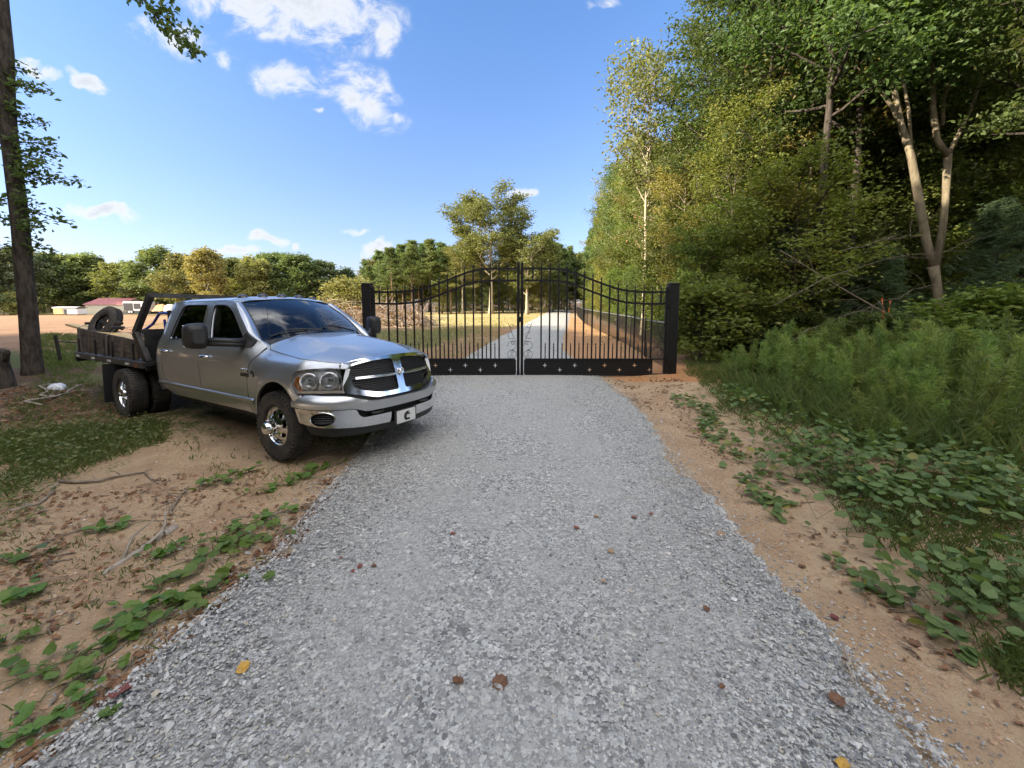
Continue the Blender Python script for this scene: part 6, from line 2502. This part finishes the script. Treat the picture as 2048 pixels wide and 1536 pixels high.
def weeds():
    rs = np.random.RandomState(44)
    for i in range(5):
        proto('weed%d' % i, feather_weed(400 + i, 1.0), STEMM, FEATHER)

    def put(x, y, h, lab, grp):
        tm, cm, _, _ = PROTO['weed%d' % rs.randint(5)]
        r = thing('feathery_weed', (x, y, GZ(x, y) - .01), lab, 'weed', grp, rs.rand() * 6.28)
        r.scale = (h * .9, h * .9, h)
        for nm, me in (('stem', tm), ('foliage', cm)):
            o = bpy.data.objects.new(nm, me)
            COL.objects.link(o)
            o.parent = r
    for (u, v, h, lab) in [(1915, 925, 1.45, 'tallest feathery weed standing above the others near the right edge'), (1985, 930, 1.35, 'tall feathery weed at the right edge of the picture'),
                           (1560, 800, .95, 'pale green feathery weed at the left end of the weed bed'), (1720, 905, .8, 'feathery weed standing forward among the broad leaves')]:
        x, y = pix_ground(u, v)
        put(x, y, h, lab, 'feathery weeds along the right verge')
    k = 0
    while k < 190:
        y = 4.6 + rs.rand() * 5.2
        xl = np.interp(y, [4.6, 5.6, 6.6, 7.8, 9.0, 10], [5.3, 4.9, 4.65, 4.6, 4.75, 5.6])
        x = xl + rs.rand() ** 1.25 * 5.2
        if x > wood_edge(y) + .6 or x > 1.34 * y + .6:
            continue
        h = (.45 + .75 * rs.rand() ** 1.3) * (.7 + .4 * smooth01(0, 1.2, x - xl)) * (1.0 + .25 * smooth01(6, 8, x))
        put(x, y, float(h), 'feathery green weed in the dense bed along the right verge', 'feathery weeds along the right verge')
        k += 1
    for k in range(11):      # other leafy weeds between them
        y = 4.9 + rs.rand() * 4.6
        x = np.interp(y, [4.6, 5.6, 6.6, 7.8, 9.0, 10], [5.2, 4.8, 4.6, 4.6, 4.9, 5.6]) + rs.rand() * 4
        if x > wood_edge(y) + .5:
            continue
        plant_tree('bush%d' % rs.randint(3), x, y, .22 + .2 * rs.rand(), name='leafy_weed', cat='weed', label='bushy broad leaved weed growing among the feathery weeds', group='broad leaved weeds on the right verge', leaf=[LEAF_LIME, COVER][rs.randint(2)])
    for k in range(22):      # strays in front of the bed
        y = 3.6 + rs.rand() * 4.5
        x = np.interp(y, [3.6, 5, 8], [3.9, 3.9, 3.9]) + rs.rand() * 1.2
        put(x, y, .25 + .3 * rs.rand(), 'small feathery weed scattered among the broad leaves on the right', 'feathery weeds along the right verge')


def covers():
    rs = np.random.RandomState(52)
    # broad-leaved ground cover on the right bank
    m, s_ = MB(), MB()
    P1 = scatter_in([(1400, 800), (1480, 890), (1560, 1000), (1640, 1110), (1830, 1210), (2000, 1330), (2100, 1330), (2100, 900), (1800, 850), (1560, 770)], 230, rs)
    P2 = scatter_in([(1840, 1180), (1900, 1260), (2010, 1350), (2080, 1340), (2080, 1200)], 16, rs)
    P3 = scatter_in([(1560, 900), (1640, 1010), (1760, 1080), (1950, 1080), (2048, 1060), (2048, 930), (1760, 880)], 110, rs)
    pts = []
    for c in np.concatenate([P1, P2, P3]):
        n = rs.randint(5, 13)
        q = c + rs.randn(n, 2) * .13
        h = .05 + .22 * rs.rand() + .05 * rs.randn(n)
        for (x, y), hh in zip(q, np.maximum(h, .03)):
            pts.append((x, y, GZ(x, y) + hh))
            if rs.rand() < .5:
                s_.tube([(c[0], c[1], GZ(*c)), (x, y, GZ(x, y) + hh)], .0022, 3, cap=False)
    E = scatter_in([(1345, 790), (1400, 860), (1470, 950), (1570, 1075), (1700, 1170), (1850, 1262), (1960, 1360), (2000, 1330), (1830, 1210), (1640, 1100), (1480, 890), (1400, 800)], 95, rs)
    for c in E:
        for k in range(rs.randint(2, 7)):
            x, y = c + rs.randn(2) * .07
            pts.append((x, y, GZ(x, y) + .02 + .06 * rs.rand()))
    blob_leaves(m, np.array(pts), rs, .076, .45, .15, .92)
    m.v += s_.v
    m.f += [q + m.n for q in s_.f]
    m.mi += s_.mi
    tag(m.build('broad_leaf_ground_cover', COVER), 'broad green leaves covering the right bank', kind='stuff')
    # weeds and grass on the left, and tufts elsewhere
    m = MB()
    pts = scatter_in([(0, 880), (120, 850), (300, 845), (330, 880), (200, 935), (90, 985), (0, 1010)], 430, rs)
    z = gz(pts[:, 0], pts[:, 1]) + .02 + .16 * rs.rand(len(pts))
    pts2 = scatter_in([(330, 850), (420, 850), (470, 880), (300, 880)], 60, rs)
    pts3 = scatter_in([(-20, 985), (80, 985), (60, 1080), (-20, 1090)], 90, rs)
    for q in (pts2, pts3):
        pts = np.concatenate([pts, q])
        z = np.concatenate([z, gz(q[:, 0], q[:, 1]) + .02 + .06 * rs.rand(len(q))])
    rep = 3
    P = np.repeat(np.column_stack([pts, z]), rep, 0) + rs.randn(len(pts) * rep, 3) * [.10, .10, .02]
    blob_leaves(m, P, rs, .042, .55, .2, .62)
    tag(m.build('low_weeds', FAR_GREEN), 'low green weeds on the bank at the left', kind='stuff')
    m = MB()

    def blades(px, n, h, per=9, sp=.05):
        q = scatter_in(px, n, rs)
        b = np.repeat(q, per, 0) + rs.randn(n * per, 2) * sp
        zz = gz(b[:, 0], b[:, 1])
        k = len(b)
        d = rs.randn(k, 3) * [.45, .45, 0] + [0, 0, 1]
        d /= np.linalg.norm(d, axis=1)[:, None]
        sd_ = np.cross(d, rs.randn(k, 3))
        sd_ /= np.linalg.norm(sd_, axis=1)[:, None]
        L = h * (.4 + .9 * rs.rand(k, 1))
        p = np.column_stack([b, zz])
        w = .0035 + .004 * h
        V = np.stack([p - sd_ * w, p + sd_ * w, p + d * L * .6 + sd_ * w * .6 + [0, 0, 0], p + d * L + np.column_stack([d[:, 0], d[:, 1], -.3 * np.ones(k)]) * L * .2], 1)
        m.add(V.reshape(-1, 3), np.arange(k * 4).reshape(k, 4))
    blades([(0, 870), (330, 845), (330, 880), (0, 1000)], 520, .13)
    blades([(70, 700), (150, 715), (190, 760), (330, 850), (0, 880), (0, 810), (70, 780)], 420, .12)
    blades([(640, 870), (760, 850), (770, 868), (690, 890)], 70, .07)
    blades([(60, 668), (140, 668), (200, 690), (190, 745), (100, 735)], 500, .20)
    blades([(330, 850), (700, 890), (720, 930), (560, 1010), (380, 960)], 60, .06)
    blades([(0, 1080), (520, 1060), (330, 1290), (0, 1480)], 80, .05)
    blades([(1390, 760), (1480, 740), (1560, 830), (1640, 960), (1560, 900), (1450, 830)], 420, .16)
    blades([(1640, 960), (2048, 1000), (2048, 1260), (1880, 1180), (1700, 1050)], 420, .13)
    blades([(1440, 770), (1560, 765), (2048, 850), (2048, 970), (1720, 905), (1520, 825)], 1100, .48, 6, .09)
    blades([(1980, 1330), (2060, 1300), (2060, 1400)], 40, .12)
    blades([(1380, 715), (1480, 715), (1520, 740), (1440, 770), (1370, 760)], 300, .2)
    tag(m.build('grass', GRASS), 'thin grass and green blades on both banks', kind='stuff')
    m = MB()
    for (px, n, h) in [([(660, 668), (1000, 650), (1010, 690), (960, 715), (700, 715)], 1500, .12), ([(690, 640), (1080, 632), (1040, 655), (860, 660)], 1500, .16), ([(300, 640), (650, 648), (640, 665), (300, 665)], 500, .15),
                       ([(1150, 640), (1180, 690), (1290, 712), (1200, 655)], 200, .08)]:
        q = scatter_in(px, n, rs)
        k = 5
        b = np.repeat(q, k, 0) + rs.randn(n * k, 2) * .12
        p = np.column_stack([b, gz(b[:, 0], b[:, 1])])
        d = rs.randn(len(b), 3) * [.5, .5, 0] + [0, 0, 1]
        d /= np.linalg.norm(d, axis=1)[:, None]
        sd_ = np.cross(d, rs.randn(len(b), 3))
        sd_ /= np.linalg.norm(sd_, axis=1)[:, None]
        L = h * (.4 + .9 * rs.rand(len(b), 1))
        V = np.stack([p - sd_ * .012, p + sd_ * .012, p + d * L, p + d * L * .98], 1)
        m.add(V.reshape(-1, 3), np.arange(len(b) * 4).reshape(-1, 4))
    tag(m.build('field_grass', leaf_mat('dry_field_grass', (.14, .16, .05), (.30, .26, .11), (.42, .35, .17), .3, .6, .1)), 'short dry grass in patches over the field', kind='stuff')
    # leaf litter and twigs
    m = MB()
    tw = MB()
    for (px, n, s) in [([(-20, 790), (60, 770), (200, 790), (300, 850), (60, 880), (-20, 880)], 1500, .05), ([(1330, 800), (1420, 830), (1560, 960), (1700, 1110), (1900, 1230), (2048, 1350), (2048, 1460), (1830, 1290), (1660, 1120), (1480, 950), (1350, 850)], 520, .036),
                       ([(560, 1050), (660, 960), (700, 985), (600, 1090), (420, 1250), (240, 1420), (60, 1530), (0, 1536), (330, 1240)], 420, .045), ([(0, 1000), (560, 930), (520, 1040), (300, 1180), (0, 1300)], 620, .04),
                       ([(860, 752), (910, 752), (915, 775), (880, 790)], 110, .05), ([(1140, 760), (1330, 752), (1420, 790), (1330, 830), (1230, 790)], 300, .05), ([(1370, 690), (1440, 690), (1440, 715), (1370, 712)], 260, .09),
                       ([(1450, 760), (2048, 1000), (2048, 1250), (1900, 1180), (1650, 1000)], 500, .06)]:
        q = scatter_in(px, n, rs)
        cl_ = scatter_in(px, max(4, n // 22), rs)        # drifts
        j = rs.rand(n) < .62
        q[j] = cl_[rs.randint(0, len(cl_), j.sum())] + rs.randn(j.sum(), 2) * .10
        p = np.column_stack([q, gz(q[:, 0], q[:, 1]) + .008 + .015 * rs.rand(n)])
        blob_leaves(m, p, rs, s, .55, .7, .62)
        for k in range(n // 6):
            x, y = q[k]
            a = rs.rand() * 6.28
            L = .05 + .18 * rs.rand() ** 2
            z = GZ(x, y) + .008
            tw.tube([(x, y, z), (x + L * .5 * math.cos(a), y + L * .5 * math.sin(a), z + .01), (x + L * math.cos(a + .3), y + L * math.sin(a + .3), z + .004)], .0035 * (.5 + rs.rand()), 4)
    C = MB()
    cl = np.array([[1, 0, 0], [-1, 0, 0], [0, 1, 0], [0, -1, 0], [0, 0, 1], [0, 0, -1]], float)
    tri = np.array([[0, 2, 4], [2, 1, 4], [1, 3, 4], [3, 0, 4], [2, 0, 5], [1, 2, 5], [3, 1, 5], [0, 3, 5]])
    for (px, n) in [([(0, 1000), (560, 930), (700, 900), (650, 980), (420, 1230), (60, 1530), (0, 1536)], 5200), ([(1265, 790), (1340, 880), (1520, 1060), (1760, 1300), (2040, 1536), (2100, 1536), (2048, 1380), (1830, 1250), (1640, 1110), (1480, 930), (1330, 790)], 4200),
                    ([(300, 840), (720, 890), (700, 940), (300, 960)], 1300)]:
        q = scatter_in(px, n, rs)
        s = .0035 + .010 * rs.rand(n) ** 3
        V = cl[None] * s[:, None, None] * (.6 + .8 * rs.rand(n, 6, 1)) * [1, 1, .7] + np.column_stack([q, gz(q[:, 0], q[:, 1]) + s * .3])[:, None]
        C.add(V.reshape(-1, 3), (tri[None] + (np.arange(n) * 6)[:, None, None]).reshape(-1, 3))
    tag(C.build('soil_clods', leaf_mat('clods', (.34, .21, .12), (.46, .31, .19), (.55, .50, .44), 0, .9, .05)), 'crumbs of sandy soil and small stones on the bare verges', kind='stuff')
    tag(m.build('leaf_litter', DEADL), 'brown leaf litter lying over soil at both sides', kind='stuff')
    tag(tw.build('twig_litter', TWIG), 'small broken twigs lying on the soil', kind='stuff')


def fallen_leaves():
    rs = np.random.RandomState(61)
    br = mat('brown_leaf', (.17, .075, .03), .6, noise=(40, .7, (.09, .04, .02)))
    red = mat('red_brown_leaf', (.22, .06, .035), .6, noise=(40, .6, (.12, .04, .03)))
    tan = mat('tan_leaf', (.36, .23, .12), .65, noise=(40, .6, (.22, .13, .07)))
    yel = mat('yellow_leaf', (.55, .33, .05), .6, noise=(40, .6, (.40, .20, .04)))
    dred = mat('dark_red_leaf', (.14, .02, .025), .55, noise=(40, .5, (.07, .015, .015)))
    L = [((1000, 1366), .085, br, .5, 'large curled brown leaf in the middle of the gravel'), ((916, 1362), .06, br, 2.8, 'brown leaf just left of the large curled leaf'),
         ((487, 1336), .07, yel, .7, 'yellow leaf on the gravel at lower left'), ((1670, 1222), .05, dred, .2, 'dark red leaf near the right gravel edge'),
         ((1413, 1218), .045, br, 2.0, 'narrow orange brown leaf right of the gravel middle'), ((1442, 1068), .06, tan, 2.9, 'upright tan brown leaf below the right gravel edge'),
         ((1673, 1400), .075, br, .1, 'long dark brown leaf beside the short bent stick'), ((906, 1068), .05, red, .3, 'lone reddish leaf left of the drive centre'),
         ((720, 1133), .045, red, .2, 'left leaf of a pair of reddish leaves on the gravel'), ((748, 1132), .045, br, .1, 'right leaf of a pair of reddish leaves on the gravel'),
         ((706, 1142), .03, red, .9, 'tiny reddish leaf below the pair of leaves'), ((1153, 1056), .05, red, 2.6, 'small reddish leaf left of a row of three'),
         ((1193, 1033), .05, tan, .2, 'tan brown leaf, left of a row of three'), ((1268, 1035), .055, red, .1, 'reddish leaf, middle of a row of three'),
         ((1302, 1028), .04, red, .8, 'small reddish leaf, right of a row of three'), ((1222, 1103), .05, tan, .0, 'pale tan leaf lying below the row of three'),
         ((1207, 1163), .035, tan, .6, 'small tan leaf farther below the row of three'), ((240, 1386), .10, red, .1, 'reddish brown leaf heap at the left gravel edge'),
         ((195, 1390), .09, br, .5, 'dark brown leaf touching the reddish leaf heap'), ((682, 1116), .03, red, .2, 'small reddish leaf above the pair of leaves'),
         ((1690, 1320), .035, br, 1.9, 'little brown leaf above the short bent stick'), ((1830, 1276), .06, br, .3, 'dark brown leaf on the sand right of the gravel'),
         ((1605, 1122), .05, br, .1, 'brown leaf at the right gravel edge, on sand'), ((1444, 1374), .035, br, 1.0, 'small dark leaf left of the long dark brown leaf'),
         ((1905, 1240), .09, red, .3, 'rosy brown leaf between broad green leaves at lower right'), ((1686, 1530), .06, yel, 1.2, 'orange leaf at the bottom edge of the picture')]
    for (uv, s, m_, a, lab) in L:
        x, y = pix_ground(*uv, .03)
        m = MB()
        V = []
        for u in np.linspace(-1, 1, 11):
            hw = .42 * (1 - abs(u) ** 2.2) * (1 + .22 * math.cos(u * 11))
            row = []
            for v in np.linspace(-1, 1, 7):
                px_, py_ = u, v * hw
                row.append((px_ * .5 * s, py_ * s, s * (.10 * u * u + .55 * (v * hw) ** 2 + .05 * math.sin(4 * u + 2 * v))))
            V.append(row)
        m.grid(V)
        m.tube([(-.62 * s, 0, .05 * s), (-.4 * s, 0, .03 * s), (.3 * s, 0, .02 * s)], s * .012, 4)
        o = m.build('fallen_leaf', m_, smooth=True)
        onr = drive_edges(y)
        z = .032 if onr[0] < x < onr[1] else GZ(x, y) + .01
        o.location = (x, y, z)
        o.rotation_euler = (rs.uniform(-.25, .25), rs.uniform(-.25, .25), a)
        tag(o, lab, 'leaf', 'fallen leaves on the driveway')


def stick(name, pxs, r, m_, label, cat='stick', z=.02, wob=.02, group=None, seed=0):
    rs = np.random.RandomState(seed)
    P = []
    for u, v in pxs:
        x, y = pix_ground(u, v)
        l, rr = drive_edges(y)
        P.append((x, y, (.03 if l < x < rr else GZ(x, y)) + z))
    P = np.array(P)
    q = np.array([pt(P, t) for t in np.linspace(0, 1, 14)])
    q += rs.randn(14, 3) * np.array([wob, wob, wob * .25]) * np.hypot(*(P[-1] - P[0])[:2]) * .5
    m = MB()
    m.tube(q, np.linspace(r, r * .45, 14), 8)
    for k in range(3):
        t = .25 + .25 * k
        d = rs.randn(3) * [1, 1, .3]
        b = pt(q, t)
        m.tube([b, b + unit(d) * r * 5 + [0, 0, r], b + unit(d + rs.randn(3) * .4) * r * 9], [r * .45, r * .3, r * .1], 5)
    o = m.build(name, m_, smooth=True)
    tag(o, label, cat, group)
    return o


def small_things():
    stick('root', [(350, 1050), (300, 1085), (255, 1115), (205, 1150)], .035, PALEW, 'thick pale root lying bare in the sand of the left bank', 'root', 0, .01, seed=1)
    stick('branch', [(120, 962), (190, 965), (245, 952), (285, 945), (308, 962)], .016, TWIG, 'bent dark brown branch on the upper sand of the left bank', 'branch', seed=2)
    stick('branch', [(340, 1030), (352, 1005), (365, 990), (380, 975)], .012, TWIG, 'short forked brown branch below the truck door', 'branch', seed=3)
    stick('branch', [(20, 1030), (80, 1010), (105, 985), (115, 965)], .012, PALEW, 'thin pale branch at the left edge of the sand', 'branch', seed=4)
    stick('stick', [(1698, 1330), (1697, 1352), (1704, 1380)], .011, PALEW, 'short bent grey stick lying on the gravel at right', z=.012, wob=.06, seed=5)
    stick('stick', [(1822, 1212), (1865, 1245), (1935, 1312)], .008, PALEW, 'long thin grey stick on the sand at the right edge', seed=6)
    stick('branch', [(58, 806), (85, 800), (120, 795), (160, 770)], .028, PALEW, 'pale barkless branch beside the white rag', 'branch', .03, .05, seed=7)
    stick('branch', [(75, 812), (95, 790), (90, 772), (105, 768)], .022, PALEW, 'crooked pale branch left of the white rag', 'branch', .05, .05, seed=8)
    stick('stick', [(62, 861), (90, 863), (118, 866)], .014, PALEW, 'short pale stick in dark litter near the left edge', seed=9)
    stick('branch', [(40, 1120), (130, 1075), (225, 1045), (330, 1040)], .006, TWIG, 'long thin runner lying across the sand of the left bank', 'branch', .01, .02, seed=10)
    stick('branch', [(100, 1400), (240, 1290), (360, 1215), (480, 1130)], .005, TWIG, 'long thin runner along the gravel edge of the left bank', 'branch', .012, .02, seed=11)
    stick('branch', [(1370, 870), (1420, 880), (1470, 872)], .008, TWIG, 'thin twig on the sand of the right verge', 'branch', seed=12)
    # white rag
    x, y = pix_ground(115, 778)
    m = MB()
    V = []
    rs = np.random.RandomState(3)
    ph = rs.rand(4) * 6
    for i, u in enumerate(np.linspace(0, PI * .5, 9)):
        row = []
        for q in np.linspace(0, 2 * PI, 21):
            r = math.sin(u) * (1 + .16 * math.sin(3 * q + ph[0]) + .08 * math.sin(7 * q + ph[1]))
            row.append((.17 * r * math.cos(q), .13 * r * math.sin(q), .13 * math.cos(u) * (1 + .2 * math.sin(4 * q + ph[2]) * math.sin(u)) + .02))
        V.append(row)
    m.grid(V)
    o = m.build('white_bag', mat('white_plastic_film', (.66, .68, .72), .45), smooth=True)
    o.location = (x, y, GZ(x, y) - .01)
    tag(o, 'crumpled white plastic bag lying in the litter behind the truck', 'bag')
    # thin black post with an arm near the tail of the truck
    p = at(121, 713, 12.2)
    t = thing('metal_post', (p[0], 12.2, GZ(p[0], 12.2)), 'thin black metal post with a side arm behind the flatbed tail', 'post')
    MB().bar((0, 0, -.1), (-.09, 0, .86), .06, .06).build('upright', STEELB, t)
    MB().bar((-.07, 0, .66), (.62, .1, .62), .03, .03).build('arm', STEELB, t)
    # leaning dead sapling with two ribbons
    Y = 10.9
    A, B = at(1560, 500, 11.3), at(1905, 694, 10.4)
    m = MB()
    q = np.array([B + (A - B) * t + np.array([0, 0, -.10 * math.sin(PI * t)]) for t in np.linspace(0, 1, 12)])
    m.tube(q, np.linspace(.028, .010, 12), 7)
    rs = np.random.RandomState(6)
    for k in range(9):
        b = pt(q, .3 + .07 * k)
        m.tube(curve(b, (rs.randn() - .4, rs.randn() * .5, rs.randn() * .4), .5 + .5 * rs.rand(), 4, -.1, rs, .1), np.linspace(.009, .002, 5), 4)
    o = m.build('leaning_pole', TWIG, smooth=True)
    tag(o, 'thin dead sapling leaning to the left in front of the wood', 'dead sapling')
    rib = mat('orange_ribbon', (.75, .16, .04), .6)
    for (u0, v0, u1, v1, lab) in [(1764, 598, 1768, 640, 'longer orange marking ribbon tied to the leaning dead sapling'), (1780, 603, 1778, 625, 'shorter orange marking ribbon right of the longer one')]:
        a, b = at(u0, v0, 10.62), at(u1, v1, 10.60)
        m = MB()
        V = []
        for t in np.linspace(0, 1, 10):
            p = a + (b - a) * t
            w = .018
            an = t * 2.2
            V.append([p + np.array([-w * math.cos(an), -w * math.sin(an), 0]) + [.008 * math.sin(6 * t), 0, 0], p + np.array([w * math.cos(an), w * math.sin(an), 0]) + [.008 * math.sin(6 * t), 0, 0]])
        m.grid(V)
        m.lathe([(.025, -.012), (.03, 0), (.025, .012)], 10, tuple(a), 'X')
        tag(m.build('ribbon', rib), lab, 'ribbon', 'ribbons on the leaning sapling')
    # bare twiggy branches in front of the shade on the right
    for (pts, lab) in [([(1545, 610), (1640, 560), (1760, 520), (1880, 505), (1960, 470)], 'long pale bare branch reaching level across the shaded wood'),
                       ([(1560, 690), (1660, 640), (1770, 600), (1900, 560)], 'second pale bare branch lower across the shaded wood'),
                       ([(1690, 500), (1780, 478), (1850, 470)], 'short pale bare branch in front of the forked tree')]:
        q = np.array([at(u, v, 10.3) for u, v in pts])
        q = np.array([pt(q, t) for t in np.linspace(0, 1, 12)]) + rs.randn(12, 3) * .03
        m = MB()
        m.tube(q, np.linspace(.009, .003, 12), 6)
        for k in range(14):
            b = pt(q, .1 + .06 * k)
            m.tube(curve(b, (rs.randn() + .5, rs.randn() * .6, rs.randn() * .5), .3 + .5 * rs.rand(), 4, -.1, rs, .12), np.linspace(.004, .0015, 5), 4)
        tag(m.build('bare_branch', TWIG, smooth=True), lab, 'branch')


vines()
weeds()
covers()
fallen_leaves()
small_things()
